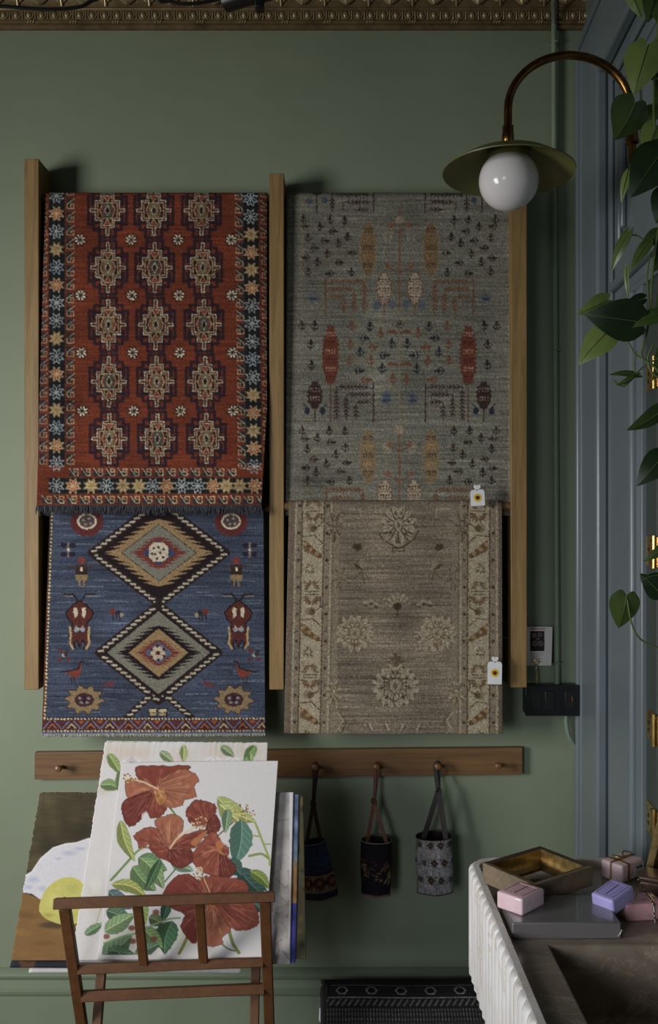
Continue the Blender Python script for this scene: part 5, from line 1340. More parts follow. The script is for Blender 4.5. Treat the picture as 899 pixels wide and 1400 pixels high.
sheet('watercolour with blue and orange edge behind the marbled sheet', [(230, 1086), (408.5, 1086), (404, 1316), (215, 1316)], 1.9745, plain_cv(190, 1070, 425, 1330, (84, 100, 132), f_blue), 120, 140, 0.003, deck=0, seed=6)
sheet('dark olive speckled watercolour at the back of the stack', [(230, 1088), (414.5, 1088), (418.5, 1311), (230, 1313)], 1.978, plain_cv(190, 1070, 430, 1330, (78, 72, 50), f_olive), 120, 140, 0.003, seed=7)
sheet('dark navy and brown sheet showing its foot under the fruit still life', [(70, 1120), (290, 1120), (280, 1325), (13, 1323)], 1.981, plain_cv(0, 1100, 300, 1340, (40, 40, 52), lambda c: (c.rect(28, 1100, 48, 1340, (92, 62, 48)))), 60, 60, 0.003, seed=8)
sheet('grey card sheet showing its foot under the fruit still life', [(110, 1130), (300, 1130), (290, 1323), (60, 1322)], 1.984, plain_cv(40, 1100, 320, 1340, (134, 128, 126)), 40, 40, 0.003, seed=9)
sheet('white paper with torn edge hanging lowest in the stack', [(80, 1140), (330, 1140), (330, 1330), (39, 1330)], 1.987, plain_cv(20, 1120, 350, 1350, (190, 186, 188)), 60, 60, 0.003, deck=1.0, seed=10)

# ------------------------------------------------------------------ X-frame print stand
TLf, TRf = P(88, 1235, 1.845 * KS), P(362, 1226, 1.885 * KS)
SL = 0.44                                             # run back per metre of drop
def down(p, z, k=1.0): return Vector((p.x, p.y + (p.z - z) * SL * k, z))
stand = thing('print_stand', Vector(((TLf.x + TRf.x) / 2, (TLf.y + TRf.y) / 2 + 0.18, 0)), 'brown wooden folding print stand with slatted front', 'print stand')
o0 = stand.location
def spart(name, a, b, w, h, up=(0, -1, 0.4)):
    m = MB(); m.bar(a, b, w * KS, h * KS, up); return m.build(name, M_stand, stand, (Vector(a) + Vector(b)) / 2, bevel=0.002)
xd = (TRf - TLf).normalized()
spart('top_rail', TLf - xd * 0.019 * KS, TRf + xd * 0.019 * KS, 0.030, 0.019, (0, 0.3, 1))
spart('front_leg', TLf - Vector((0, -0.004, 0.010)), down(TLf, 0.0), 0.021, 0.016)
spart('front_leg', TRf - Vector((0, -0.004, 0.010)), down(TRf, 0.0), 0.021, 0.016)
def on_front(f, z): a = down(TLf, z); b = down(TRf, z + (TRf.z - TLf.z)); return a + (b - a) * f
zlow, zbar = 1.6 - 0.900 * KS, 1.6 - 0.968 * KS
spart('lower_rail', on_front(0.02, zlow), on_front(0.98, zlow), 0.020, 0.018, (0, 0.3, 1))
spart('cross_bar', on_front(0.02, zbar), on_front(0.98, zbar), 0.022, 0.020, (0, 0.3, 1))
for f in (0.358, 0.667): spart('slat', on_front(f, TLf.z - 0.006), on_front(f, zlow), 0.018, 0.012)
# rear frame: leans the other way and holds the sheets from behind
def rear(f, z):
    a = on_front(f, 0.394); a.x += 0.022 * (1 if f < 0.5 else -1); return Vector((a.x, a.y + (z - 0.394) * 0.40 + 0.004, z))
for f in (0.03, 0.97): spart('rear_leg', rear(f, 0.0), rear(f, 0.86), 0.019, 0.016, (0, -1, -0.4))
spart('rear_rail', rear(0.03, 0.852), rear(0.97, 0.852), 0.018, 0.020, (0, 0.3, 1))
spart('rear_rail', rear(0.03, 0.556), rear(0.97, 0.556), 0.018, 0.018, (0, 0.3, 1))
for f in (0.36, 0.66): spart('rear_slat', rear(f, 0.556) , rear(f, 0.852), 0.016, 0.010, (0, -1, -0.4))
for p in (TLf, TRf):
    m = MB(); c = p + Vector((0, -0.0, 0.0112)); m.tube([c, c + Vector((0, 0, 0.0016))], 0.0035, 10); m.build('screw', M_steel, stand, c)
# ------------------------------------------------------------------ rolled rug on the floor
rr = 0.167; xa = P(443, 1360, 2.6).x; yc = -0.20; zc = rr
roll = thing('rolled_rug', (0.2, yc, 0), 'thick rolled black rug with white stitched lozenges on the floor by the baseboard', 'rug')
cv = Cv(0, 0, 300, 520, (26, 26, 28), 1)                  # x along the roll (1 unit = 2 mm), y round it from the top
for y in range(0, 520, 3): cv.rect(0, y, 300, y + 1, (36, 35, 37) if y % 2 else (20, 20, 22), 0.8)
def dots(y, col, step=4, w=2, h=1.4):
    for x in range(0, 300, step): cv.rect(x, y, x + w, y + h, col)
for base in (60, 200, 340):
    dots(base - 34, (70, 66, 64), 5, 2, 2)
    for x in range(14, 300, 38): cv.poly([(x - 5, base - 16), (x, base - 22), (x + 5, base - 16), (x, base - 10)], (16, 14, 16)); cv.line([(x - 5, base - 16), (x, base - 22), (x + 5, base - 16), (x, base - 10), (x - 5, base - 16)], 1, (60, 52, 48))
    dots(base - 4, (120, 118, 118), 3, 1.6); dots(base + 22, (150, 148, 148), 3, 1.6)
    for x in range(24, 300, 39):
        h = [(x + 7 * math.cos(a), base + 9 + 8 * math.sin(a)) for a in np.linspace(0, 2 * math.pi, 7)]; cv.poly(h, (18, 18, 20)); cv.line(h, 1.3, (150, 148, 148))
    for x in range(0, 300, 8): cv.line([(x, base + 35), (x + 6, base + 26)], 1.4, (112, 110, 112))
    for k in range(5):
        for x in range(0, 300, 4): cv.rect(x, base + 39 + k * 6, x + 1.4, base + 43 + k * 6, (96, 95, 97) if k < 3 else (60, 58, 56))
    dots(base + 72, (140, 138, 138), 3, 1.6)
    for x in range(0, 300, 8): cv.line([(x, base + 78), (x + 6, base + 87)], 1.3, (96, 94, 96))
    for k in range(3): dots(base + 92 + k * 6, (84, 80, 78), 4, 1.6, 2.6)
cv.grain(0.12)
nu, na = 300, 300
u = np.linspace(0, 0.62, nu + 1)[None, :]; a = np.linspace(-2.5, 2 * math.pi - 2.5, na + 1)[:, None]
rad = rr * (1 + 0.01 * np.sin(a * 3) + 0.006 * np.sin(u * 20))
pts = np.stack([xa + u + 0 * a, yc - rad * np.sin(a), zc + rad * np.cos(a)], -1)
col = cv.sample(u / 0.002 + 0 * a, 56.5 + a * rr / 0.002 + 0 * u, 1.5)
link('roll_body', grid_mesh('roll_body', pts - np.array(roll.location), col), M_flat, roll, roll.location)
M_rollend = paint('dark rug roll end', (34, 32, 34), 0.95, 0.2, 120, 0.3, 1.2)
m = MB(); sp_ = []
for k in range(150):
    q = k / 149; aa = q * 2 * math.pi * 5.5; r_ = rr * (0.97 - 0.85 * q); sp_.append(Vector((xa + 0.002, yc - r_ * math.sin(aa), zc + r_ * math.cos(aa))))
m.tube(sp_, 0.0115, 6); m.build('roll_layers', M_rollend, roll, roll.location)
m = MB(); pa = [(xa - 0.0012 - 0.004 * math.sin(q * 9), yc - rr * 0.965 * math.sin(q), zc + rr * 0.965 * math.cos(q)) for q in np.linspace(0, 2 * math.pi, 60)]
m.tube(pa, 0.006, 6, False); m.build('selvedge', M_rollend, roll, roll.location)
c = Vector((xa - 0.008, yc - 0.03, 0.288))
m = MB(); m.prism([(-0.006, -0.03), (0.0, -0.04), (0.006, -0.03), (0.005, 0.0), (-0.005, 0.002)], -0.0005, 0.0005, lambda q, v, t: c + Vector((q, t, v))); m.build('paper_label', M_tag, roll, c)

# ------------------------------------------------------------------ fluted marble basin
def marble(name, c1, c2, vein, rough, scale, gain=1.0, stretch=(1, 1, 1)):
    m, nt, b, N, K = new_mat(name)
    v = coords(nt, stretch); n1 = noise(nt, v, scale, 8, 0.62, 1.2); n2 = noise(nt, v, scale * 0.55, 10, 0.7, 2.2)
    base = ramp(nt, n1, [(0.32, L4(c1, gain)), (0.68, L4(c2, gain))])
    vn = ramp(nt, n2, [(0.485, (0, 0, 0, 1)), (0.5, (1, 1, 1, 1)), (0.515, (0, 0, 0, 1))])
    mx = N.new('ShaderNodeMix'); mx.data_type = 'RGBA'; K.new(vn, mx.inputs[0]); K.new(base, mx.inputs[6]); mx.inputs[7].default_value = L4(vein, gain)
    K.new(mx.outputs[2], b.inputs['Base Color']); b.inputs['Roughness'].default_value = rough
    bump(nt, n1, b, 0.06, 0.002); return m
M_flute = marble('pale stained marble', (214, 210, 210), (236, 236, 242), (206, 192, 176), 0.42, 8, 1.08, (1, 1, 0.35))
M_deck = marble('brown grey polished marble', (122, 110, 98), (162, 149, 135), (172, 158, 138), 0.22, 6, 1.0)
ZS, ZB, ZDK = 0.862, 0.640, 0.848
SX0, SX1, SYB, SYF = 0.300, 0.668, -0.722, -1.60
def sxr(y): return XW + SK * y - 0.024
sink = thing('marble_basin', (0.48, -1.2, ZB), 'fluted pale marble basin with a rounded corner holding soaps and frames', 'basin')
cr = 0.055
path = []
L1 = (-SYF) - (-SYB) - cr
for s in np.arange(0, L1, 0.0025): path.append((SX0, SYF + s, -1.0, 0.0))
for q in np.linspace(0, math.pi / 2, 40): path.append((SX0 + cr - cr * math.cos(q), SYB - cr + cr * math.sin(q), -math.cos(q), math.sin(q)))
for s in np.arange(0.0025, SX1 - SX0 - cr, 0.005): path.append((SX0 + cr + s, SYB, 0.0, 1.0))
acc = 0.0; fl = []
pit = 0.0345
for i, p in enumerate(path):
    if i: acc += math.hypot(p[0] - path[i-1][0], p[1] - path[i-1][1])
    q = (acc / pit) % 1.0
    fl.append(0.0105 * math.sqrt(max(0.0, 1 - (2 * q - 1) ** 2)))
m = MB(); rows = []
for z, k in ((ZB, 0.5), (ZB + 0.006, 1.0), (ZS - 0.012, 1.0), (ZS - 0.005, 0.75), (ZS - 0.001, 0.3), (ZS, -0.15)):
    rows.append([(p[0] + p[2] * fl[i] * k, p[1] + p[3] * fl[i] * k, z) for i, p in enumerate(path)])
m.grid(rows)
inn = 0.013
m.grid([rows[-1], [(p[0] - p[2] * inn, p[1] - p[3] * inn, ZS) for p in path], [(p[0] - p[2] * (inn + 0.001), p[1] - p[3] * (inn + 0.001), ZDK - 0.002) for p in path]])
f_ = m.build('fluted_apron', M_flute, sink, sink.location, fix=False); f_['label'] = 'pale marble apron carved with vertical flutes'
BX, BY = 0.382, -1.108
m = MB()
arcp = [(SX0 + 0.012 + (cr - 0.012) * (1 - math.cos(q)), SYB - cr + (cr - 0.012) * math.sin(q)) for q in np.linspace(0, math.pi / 2, 9)]
pol = [(sxr(SYB - 0.012), SYB - 0.012), (sxr(BY), BY), (BX, BY), (BX, SYF), (SX0 + 0.012, SYF)] + arcp
m.prism([(x, y) for x, y in pol], ZB + 0.03, ZDK, lambda u_, v_, t_: Vector((u_, v_, t_)))
m.build('deck', M_deck, sink, sink.location, bevel=0.004)
m = MB(); m.box((BX - 0.01, SYF, ZB + 0.002), (sxr(SYF), BY + 0.01, 0.722)); m.build('basin_floor', M_deck, sink, sink.location)
m = MB(); m.box((sxr(SYF) - 0.03, SYF, ZB + 0.03), (sxr(SYF), BY, ZDK)); m.box((BX, SYF, ZB + 0.03), (sxr(SYF) - 0.03, SYF + 0.05, ZDK)); m.build('basin_wall', M_deck, sink, sink.location, bevel=0.003)
M_cab = paint('charcoal cabinet', (44, 42, 44), 0.6, 0.06, 6, 0.05)
m = MB(); m.box((SX0 + 0.045, -1.55, 0.0), (0.61, SYB - 0.05, ZB)); m.box((SX0 + 0.04, -1.555, 0.0), (0.615, SYB - 0.045, 0.06)); m.build('pedestal', M_cab, sink, sink.location, bevel=0.003)

# ------------------------------------------------------------------ things lying on the basin
def rect_at(cx, d, ang):
    return Matrix.Translation((cx, d - DW, 0)) @ Matrix.Rotation(ang, 4, 'Z')
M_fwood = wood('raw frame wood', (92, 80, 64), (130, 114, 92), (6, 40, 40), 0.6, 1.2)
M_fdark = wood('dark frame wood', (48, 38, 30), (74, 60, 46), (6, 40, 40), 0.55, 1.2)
Mf = rect_at(0.412, 1.925, math.atan2(0.585, 0.81)); Mf = Mf @ Matrix.Translation((0, 0, ZDK + 0.0165)) @ Matrix.Rotation(R(1), 4, 'X')
frame = thing('picture_frame', (0.412, 1.925 - DW, ZDK), 'empty gilt-lined wooden picture frame lying on the basin', 'picture frame')
ha, hb, fh = 0.083, 0.068, 0.038
def frame_side(p0, p1, inward, matb, matg, root, Mx, w, h):
    """one moulding of a frame: wooden outer bar and gilt scotia stepping inwards"""
    p0 = Vector(p0); p1 = Vector(p1); i = Vector(inward); d = (p1 - p0).normalized()
    def sect(pts, name, mat):
        m = MB(); A = []; B = []
        for o_, z in pts: A.append(Mx @ (p0 + i * o_ + d * o_ + Vector((0, 0, z)))); B.append(Mx @ (p1 + i * o_ - d * o_ + Vector((0, 0, z))))
        n = len(pts)
        m.add(A + B, [tuple(range(n)), tuple(range(2 * n - 1, n - 1, -1))] + [(k, (k + 1) % n, n + (k + 1) % n, n + k) for k in range(n)])
        return m.build(name, mat, root, Mx @ ((p0 + p1) / 2))
    b_ = sect([(0, 0), (w * 0.42, 0), (w * 0.42, h * 0.96), (w * 0.28, h), (0, h)], 'frame_side', matb)
    pr = [(w * 0.43, 0)] + [(w, 0), (w, h * 0.16), (w * 0.93, h * 0.20), (w * 0.88, h * 0.16)] + [(w * (0.86 - 0.36 * math.sin(q)), h * (0.20 + 0.62 * (1 - math.cos(q)))) for q in np.linspace(0.1, 1.5, 6)] + [(w * 0.47, h * 0.98), (w * 0.43, h * 0.96)]
    sect(pr, 'gilt_moulding', matg).parent = b_
    g_ = b_.children[0] if b_.children else None
    if g_ is not None: g_.location = Vector(Mx @ ((p0 + p1) / 2)) - world_loc(b_)
cs = [(-ha, -hb, 0), (ha, -hb, 0), (ha, hb, 0), (-ha, hb, 0)]
ins = [(0, 1, 0), (-1, 0, 0), (0, -1, 0), (1, 0, 0)]
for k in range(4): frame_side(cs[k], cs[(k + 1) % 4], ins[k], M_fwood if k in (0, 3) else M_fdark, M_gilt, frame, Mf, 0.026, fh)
# scattered shells inside the frame are too dim to tell; a small carved block shows
m = MB(); c = Mf @ Vector((0.0, -0.008, 0.004)); m.lathe([(0.014, -0.014), (0.017, -0.004), (0.013, 0.004), (0.006, 0.007)], 14, Matrix.Translation(c) @ Matrix.Scale(1.5, 4, (1, 0, 0)))
tag(m.build('carved_rosette', M_fdark, None, c), 'small dark carved rosette inside the lying gilt frame', 'rosette')

M_gbox = paint('grey wrapped paper', (104, 101, 103), 0.30, 0.03, 5, 0.04, 1.15, bscale=14, coat=0.6)
x0, x1, d0, d1, zb0, zb1 = 0.322, 0.514, 1.712, 1.838, ZDK, ZDK + 0.029
def rbx(x, y, z0, z1): return [(x[0], y[0], z0), (x[1], y[0], z0), (x[1], y[1], z0), (x[0], y[1], z0), (x[0], y[0], z1), (x[1], y[0], z1), (x[1], y[1], z1), (x[0], y[1], z1)]
gb = thing('gift_box', ((x0 + x1) / 2, (d0 + d1) / 2 - DW, zb0), 'flat grey box in clear wrap lying on the basin rim', 'box')
m = MB(); m.hexa(rbx((x0, x1), (d0 - DW, d1 - DW), zb0, zb1)); m.build('box_body', M_gbox, gb, gb.location, bevel=0.0025)
M_wrap = paint('clear wrap seam', (170, 168, 172), 0.12, 0.05, 30, 0.3, 1.0, bscale=90, coat=1.0)
m = MB(); q0 = Vector((x1, d0 - DW, zb0 + 0.011))
for k in range(4): m.tube([q0 + Vector((-0.006 + 0.003 * k, -0.001, -0.005 + 0.003 * k)), q0 + Vector((-0.003 + 0.001 * k, -0.0035, 0.0 + 0.002 * k)), q0 + Vector((0.0, -0.001, 0.006))], 0.0009, 5)
m.build('wrap_fold', M_wrap, gb, q0)

def soap_mat(name, c):
    m = paint(name, c, 0.42, 0.05, 25, 0.15, 1.1, bscale=20, coat=0.8)
    b = m.node_tree.nodes['Principled BSDF']; b.inputs['Subsurface Weight'].default_value = 0.15; b.inputs['Subsurface Radius'].default_value = (0.01, 0.006, 0.006)
    return m
M_pink = soap_mat('pink soap', (236, 202, 210)); M_pink2 = soap_mat('rose soap', (200, 152, 158)); M_lilac = soap_mat('lilac soap', (174, 166, 224)); M_blush = soap_mat('blush soap', (228, 198, 208))
def soap(label, Mx, lx, ly, lz, mat, darker, name='soap_bar', marks=True):
    base = Mx @ Vector((0, 0, 0)); root = thing(name, base, label, 'soap', 'wrapped soaps on the basin')
    bm = bmesh.new(); bmesh.ops.create_cube(bm, size=1.0)
    for v in bm.verts: v.co = Vector((v.co.x * lx, v.co.y * ly, v.co.z * lz + lz / 2))
    bmesh.ops.bevel(bm, geom=list(bm.edges), offset=min(lx, ly, lz) * 0.16, segments=3, affect='EDGES', profile=0.6)
    rs = random.Random(len(label))
    for v in bm.verts: v.co = Mx @ v.co
    bm.transform(Matrix.Translation(-base)); me = bpy.data.meshes.new('bar'); bm.to_mesh(me); bm.free()
    me.polygons.foreach_set('use_smooth', [True] * len(me.polygons)); me.set_sharp_from_angle(angle=R(50))
    link('bar', me, mat, root, base)
    if marks:                                          # stamped border and bands on the broad face
        m = MB()
        for a_, b_ in (((-0.36, -0.36), (0.36, -0.36)), ((0.36, -0.36), (0.36, 0.36)), ((0.36, 0.36), (-0.36, 0.36)), ((-0.36, 0.36), (-0.36, -0.36))):
            m.tube([Mx @ Vector((a_[0] * lx, a_[1] * ly, lz * 1.0)), Mx @ Vector((b_[0] * lx, b_[1] * ly, lz * 1.0))], 0.0008, 5)
        m.tube([Mx @ Vector((-0.30 * lx, 0.0, lz)), Mx @ Vector((0.30 * lx, 0.0, lz))], 0.0013, 6)
        for row in (-0.2, 0.2):
            for k in range(5):
                x = (-0.24 + k * 0.12) * lx; y = row * ly
                m.tube([Mx @ Vector((x - 0.03 * lx, y - 0.06 * ly, lz)), Mx @ Vector((x, y + 0.06 * ly, lz)), Mx @ Vector((x + 0.03 * lx, y - 0.06 * ly, lz))], 0.0007, 4)
        m.build('stamp', darker, root, base)
    # crumpled clear film over one end
    m = MB()
    for k in range(7):
        p = [Vector(((rs.uniform(-0.5, 0.5)) * lx, rs.choice((-0.505, 0.505)) * ly, rs.uniform(0.15, 0.9) * lz)) for _ in range(2)]
        p[1].y = p[0].y; m.tube([Mx @ p[0], Mx @ ((p[0] + p[1]) / 2 + Vector((0, 0.001 * (1 if p[0].y > 0 else -1), 0))), Mx @ p[1]], 0.0004, 4)
    m.build('film_crease', M_wrap, root, base)['kind'] = 'stuff'
    return root
M_pinkd = soap_mat('pink soap stamp', (186, 132, 144)); M_lilacd = soap_mat('lilac soap stamp', (122, 110, 178))
soap('pink soap bar in clear film standing on the grey box', Matrix.Translation((0.351, 1.783 - DW, zb1)) @ Matrix.Rotation(math.atan2(0.05, 0.051) , 4, 'Z'), 0.072, 0.056, 0.031, M_pink, M_pinkd)
soap('rose soap bar lying under the lilac soap', Matrix.Translation((0.578, 1.815 - DW, ZDK)) @ Matrix.Rotation(R(6), 4, 'Z'), 0.076, 0.056, 0.032, M_pink2, M_pinkd)
lab = soap('blush soap bar tied with gold cord, with a white label', Matrix.Translation((0.605, 2.008 - DW, ZDK)) @ Matrix.Rotation(R(38), 4, 'Z'), 0.075, 0.052, 0.037, M_blush, M_pinkd, 'tied_soap', False)
Mt = Matrix.Translation((0.605, 2.008 - DW, ZDK)) @ Matrix.Rotation(R(38), 4, 'Z')
m = MB()
for x in (-0.018,): m.tube([Mt @ Vector(p) for p in ((x, -0.0275, 0.001), (x, -0.0275, 0.0375), (x, 0.0, 0.0385), (x, 0.0275, 0.0375))], 0.0019, 6)
m.tube([Mt @ Vector(p) for p in ((-0.039, 0, 0.001), (-0.039, 0, 0.0375), (0, 0, 0.0392), (0.039, 0, 0.0375), (0.039, 0, 0.001))], 0.0019, 6)
for sg in (-1, 1): m.tube([Mt @ Vector((sg * (0.003 + 0.020 * math.sin(q)), 0.010 * math.sin(q * 2), 0.041 + 0.005 * math.sin(q))) for q in np.linspace(0, math.pi, 12)], 0.0015, 6)
m.build('gold_cord', M_gilt, lab, lab.location)
M_lab = paint('white soap label', (196, 192, 200), 0.5, 0.02, 30, 0.0, 1.1)
m = MB(); m.box((0.006, -0.0272, 0.006), (0.036, -0.0264, 0.032), Mt); lb = m.build('paper_label', M_lab, lab, lab.location)
m = MB()
def stroke(m, pts, w=0.0007): m.tube([Mt @ Vector((0.0095 + x, -0.0274, 0.021 + z)) for x, z in pts], w, 4)
for pts in ([(0, 0), (0, .005), (.003, 0), (.003, .005)], [(.0055, .005), (.007, 0), (.0085, .005)], [(.0115, 0), (.0115, .005)], [(.0145, 0), (.0145, .005), (.0162, .002), (.018, .005), (.018, 0)]): stroke(m, pts)
for zz in (-0.006, -0.010): stroke(m, [(0.002, zz), (0.019, zz)], 0.0004)
m.build('label_print', M_black, lb, lab.location)
# lilac soap, tipped up against the rose one: its frame is fitted on three corners of the broad face
A_, B_, C_, D_ = P(812.5, 1217.5, 1.800), P(842, 1197, 1.842), P(863, 1214.5, 1.800), P(828, 1235.5, 1.752)
ex = (B_ - A_); ey = (D_ - A_); ex0 = ex.normalized(); ez0 = ex0.cross(ey).normalized(); 
if ez0.z < 0: ez0 = -ez0
ey0 = ez0.cross(ex0).normalized()
cc = (A_ + B_ + C_ + D_) / 4; th = 0.030
Ml = Matrix((ex0, ey0, ez0)).transposed().to_4x4(); Ml.translation = cc - ez0 * th
soap('lilac soap bar in film tipped up against the grey box', Ml, ex.length * 0.98, ey.length * 0.98, th, M_lilac, M_lilacd)

# gilt frame leaning at the right-hand end, a dark wooden box and a bead bracelet
lf_root = thing('gilt_frame', (0.64, -0.93, ZDK), 'tall gilt frame leaning at the right end of the basin', 'picture frame')
b0 = PZ(877, 1209, ZDK + 0.002); t0 = P(905, 1090, 1.93)
up_ = (t0 - b0).normalized(); sd_ = Vector((0.80, -0.60, 0)); sd_ = (sd_ - up_ * sd_.dot(up_)).normalized(); nn_ = sd_.cross(up_).normalized()
if nn_.y > 0: nn_ = -nn_
Mg2 = Matrix((sd_, up_, nn_)).transposed().to_4x4(); Mg2.translation = b0 - nn_ * 0.016
wF, hF = 0.115, 0.235
cs = [(0, 0, 0), (wF, 0, 0), (wF, hF, 0), (0, hF, 0)]; ins = [(0, 1, 0), (-1, 0, 0), (0, -1, 0), (1, 0, 0)]
for k in range(4): frame_side(cs[k], cs[(k + 1) % 4], ins[k], M_gilt, M_gilt, lf_root, Mg2, 0.028, 0.016)
m = MB(); m.box((0.024, 0.024, 0.001), (wF - 0.024, hF - 0.024, 0.004), Mg2); m.build('backing_panel', M_fdark, lf_root, lf_root.location)
M_dbox = wood('dark walnut', (48, 34, 26), (78, 56, 44), (6, 40, 40), 0.4, 1.2)
wbx = thing('wooden_box', (0.655, -1.0, ZDK), 'small dark wooden box beside the rose soap', 'box')
Mb = Matrix.Translation((0.645, 1.905 - DW, ZDK)) @ Matrix.Rotation(R(-28), 4, 'Z')
m = MB(); m.box((-0.032, -0.028, 0), (0.032, 0.028, 0.034), Mb); m.build('box_body', M_dbox, wbx, wbx.location, bevel=0.004)
m = MB(); m.box((-0.034, -0.030, 0.034), (0.034, 0.030, 0.044), Mb); m.build('lid', M_dbox, wbx, wbx.location, bevel=0.004)
br = thing('bead_bracelet', P(892, 1240, 1.77), 'black cord bracelet with silver beads draped over the rose soap', 'bracelet')
bp = smooth_path([P(872, 1203, 1.86), P(880, 1216, 1.83), P(890, 1231, 1.80), P(893.5, 1240, 1.778), P(894.5, 1252, 1.773), P(895, 1262, 1.774)], 6)
m = MB(); m.tube(bp, 0.0011, 6); m.build('cord', M_black, br, br.location)
bead_me = None
for k, q in enumerate(list(range(0, len(bp), 3)) + [17, 19, 20, 28, 29]):
    if q >= len(bp): continue
    rb_ = 0.0026 if q > 14 else 0.0017
    m = MB(); m.lathe([(rb_ * math.sin(x), rb_ * math.cos(x)) for x in np.linspace(0.05, math.pi - 0.05, 7)], 10, Matrix.Translation(bp[q])); m.build('bead', M_steel, br, bp[q])

# ------------------------------------------------------------------ trailing pothos
def leaf_mat(name, c1, c2, trans):
    m, nt, b, N, K = new_mat(name)
    v = coords(nt); n = noise(nt, v, 30, 4)
    K.new(ramp(nt, n, [(0.3, L4(c1)), (0.7, L4(c2))]), b.inputs['Base Color'])
    b.inputs['Roughness'].default_value = 0.36; b.inputs['Specular IOR Level'].default_value = 0.4
    b.inputs['Transmission Weight'].default_value = 0.0
    b.inputs['Subsurface Weight'].default_value = trans; b.inputs['Subsurface Radius'].default_value = (0.004, 0.006, 0.002)
    bump(nt, n, b, 0.06, 0.002); return m
M_lf = [leaf_mat('dark pothos leaf', (20, 36, 18), (32, 54, 26), 0.03), leaf_mat('mid pothos leaf', (54, 74, 34), (72, 92, 44), 0.06), leaf_mat('pale pothos leaf', (96, 114, 58), (116, 132, 72), 0.1)]
M_vein = leaf_mat('leaf midrib', (72, 92, 48), (92, 110, 62), 0.1)
M_stem = leaf_mat('pothos stem', (76, 92, 50), (104, 118, 68), 0.1)
PD = 1.70
pot_c = P(1010, -330, PD); pot_c = Vector((0.60, PD - DW + 0.02, pot_c.z))
plant = thing('pothos_plant', pot_c, 'trailing green pothos vine hanging from above beside the doorway', 'plant')
def leafpx(b, t, w, tone, d=PD, dd=0.0, roll=0.0, curl=0.22, fold=0.16):
    """heart leaf: stem end b and tip t in photo pixels, half width w px"""
    p0 = P(b[0], b[1], d); p1 = P(t[0], t[1], d + dd)
    ax = p1 - p0; L = ax.length; y = ax.normalized()
    n = Vector((0, -1, 0)); n = (n - y * n.dot(y)); n = n.normalized() if n.length > 1e-3 else Vector((1, 0, 0))
    n = Matrix.Rotation(R(roll), 3, y) @ n; x = y.cross(n).normalized()
    hw = w * d / F; rows = []
    for i in range(13):
        s = i / 12
        wd = 1.12 * hw * (math.sin(math.pi * (0.06 + 0.94 * s) ** 0.56) ** 0.85 if s < 1 else 0.0)
        row = []
        for j in range(-4, 5):
            q = j / 4
            back = -0.15 * L * math.sin(math.pi * min(1.0, abs(q) * 0.85)) * max(0, 1 - s * 3.0)
            row.append(p0 + y * (L * s + back) + x * (wd * q) + n * (-fold * wd * abs(q) * 0.8 - curl * L * (s ** 2) * 0.35 + 0.06 * L * math.sin(math.pi * s)))
        rows.append(row)
    m = MB(); m.grid(rows); o = m.build('leaf', M_lf[tone], plant, p0, fix=False)
    m = MB(); m.tube([rows[i][4] + n * 0.0006 for i in range(12)], [0.0011 - 0.00008 * i for i in range(12)], 5); m.build('midrib', M_vein, o, p0)
    return p0
def vine(pts, r=0.0022, d=PD):
    m = MB(); path = smooth_path([P(a, b, d + (c[0] if c else 0)) for a, b, *c in pts], 6); m.tube(path, r, 7); m.build('stem', M_stem, plant, path[0])
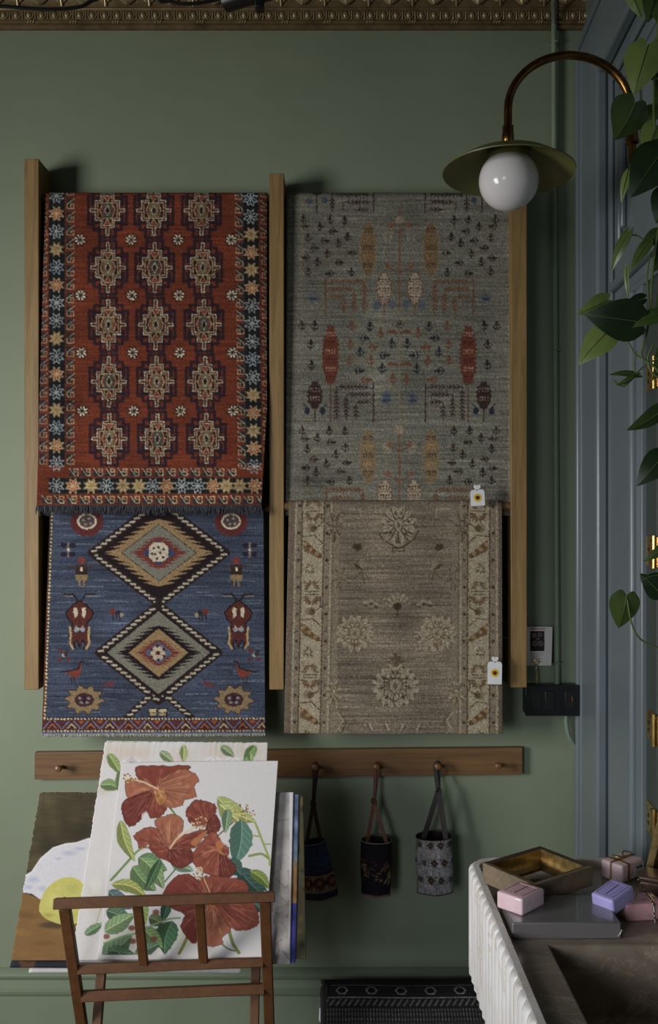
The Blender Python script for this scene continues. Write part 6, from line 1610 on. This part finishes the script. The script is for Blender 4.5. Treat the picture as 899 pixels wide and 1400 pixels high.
leaves = [((868, 140), (842, 192), 27, 1, 0, 0.02, -20), ((885, 62), (866, 128), 24, 2, 0, 0.0, 15), ((899, 66), (905, 122), 22, 1, 0.02, 0, 0), ((862, -12), (877, 26), 9, 2, 0.01, 0, 25), ((893, -14), (886, 30), 14, 1, 0, 0, -10), ((902, 2), (912, 45), 14, 1, 0, 0, 0),
          ((906, 205), (862, 268), 28, 0, -0.02, 0.0, 10), ((897, 172), (880, 216), 16, 2, 0, 0, 0), ((895, 148), (872, 176), 11, 1, 0.02, 0, 10), ((858, 236), (848, 276), 6, 2, 0.02, 0, 30),
          ((858, 318), (833, 372), 8, 1, 0.0, 0.02, 40), ((886, 330), (860, 372), 8, 1, 0.0, 0, 30), ((856, 366), (858, 410), 3.2, 2, 0.01, 0, 40), ((898, 318), (872, 344), 9, 1, 0, 0, -20),
          ((874, 440), (800, 430), 26, 0, -0.03, 0.0, -12), ((832, 452), (790, 497), 19, 2, 0.01, 0, 25), ((830, 410), (789, 430), 12, 2, 0.03, 0, -15), ((906, 428), (853, 447), 10, 1, -0.03, 0, 10), ((880, 408), (852, 416), 8, 0, 0.02, 0, -20),
          ((872, 512), (832, 510), 8, 1, 0, 0, 50), ((866, 514), (842, 528), 6, 2, -0.01, 0, -50), ((905, 560), (858, 590), 13, 1, 0, 0, -30), ((908, 622), (870, 664), 17, 0, -0.01, 0, 15), ((912, 745), (880, 768), 7, 1, 0, 0, 0),
          ((900, 786), (874, 792), 4, 0, 0, 0, 20), ((903, 812), (875, 784), 13, 0, 0.0, 0, 0), ((856, 814), (846, 860), 19, 1, 0.0, 0.01, 0), ((908, 260), (897, 305), 14, 0, 0.01, 0, 10), ((915, 330), (893, 372), 14, 1, 0.01, 0, 0), ((915, 395), (896, 425), 10, 1, 0.02, 0, 0), ((912, 470), (893, 520), 10, 1, 0.02, 0, 0), ((913, 100), (895, 150), 14, 1, 0.03, 0, 0)]
for b, t, w, tone, dd0, dd, roll in leaves: leafpx(b, t, w, tone, PD + dd0, dd, roll)
m = MB(); c = P(876.5, 23, PD + 0.006); 
vine([(965, -300), (930, -150), (905, -30), (898, 60), (893, 130), (897, 210), (905, 280), (898, 320), (891, 380), (888, 430), (880, 470), (876, 486), (884, 494), (893, 500), (905, 515)])
vine([(980, -300), (950, -100), (925, 100), (918, 300), (915, 500), (915, 640), (910, 760), (904, 815), (902, 830)])
vine([(890, 345), (884, 380), (889, 440)], 0.0016); vine([(857, 820), (862, 848), (870, 868), (884, 880), (902, 886)], 0.0017); vine([(856, 322), (870, 322), (884, 332)], 0.0014)
vine([(858, 466), (868, 484), (880, 490)], 0.0014); vine([(838, 520), (850, 528), (862, 520), (878, 502), (899, 490)], 0.0016); vine([(893, 470), (885, 490), (890, 508), (904, 520)], 0.0018); vine([(868, 139), (855, 140), (846, 148)], 0.0016); vine([(884, 62), (888, 75), (886, 92), (893, 105), (902, 108)], 0.0016); vine([(870, 480), (866, 500), (870, 514)], 0.0014)
m = MB(); pr_ = [(0.06, 0), (0.085, 0.02), (0.10, 0.14), (0.105, 0.15), (0.095, 0.15), (0.085, 0.135), (0.0, 0.13)]
Mp = Matrix.Translation((pot_c.x - 0.02, pot_c.y, pot_c.z - 0.12)); m.lathe([(max(r_, 1e-4), z_) for r_, z_ in pr_], 28, Mp); m.build('pot', paint('terracotta', (150, 92, 66), 0.8, 0.08, 20, 0.1), plant, pot_c)
m = MB(); tp = Vector((pot_c.x - 0.02, pot_c.y, 3.155))
for q in range(3): m.tube([Mp @ Vector((0.1 * math.cos(q * 2.1), 0.1 * math.sin(q * 2.1), 0.15)), tp], 0.0012, 5)
m.build('hanger_cord', M_str, plant, pot_c)
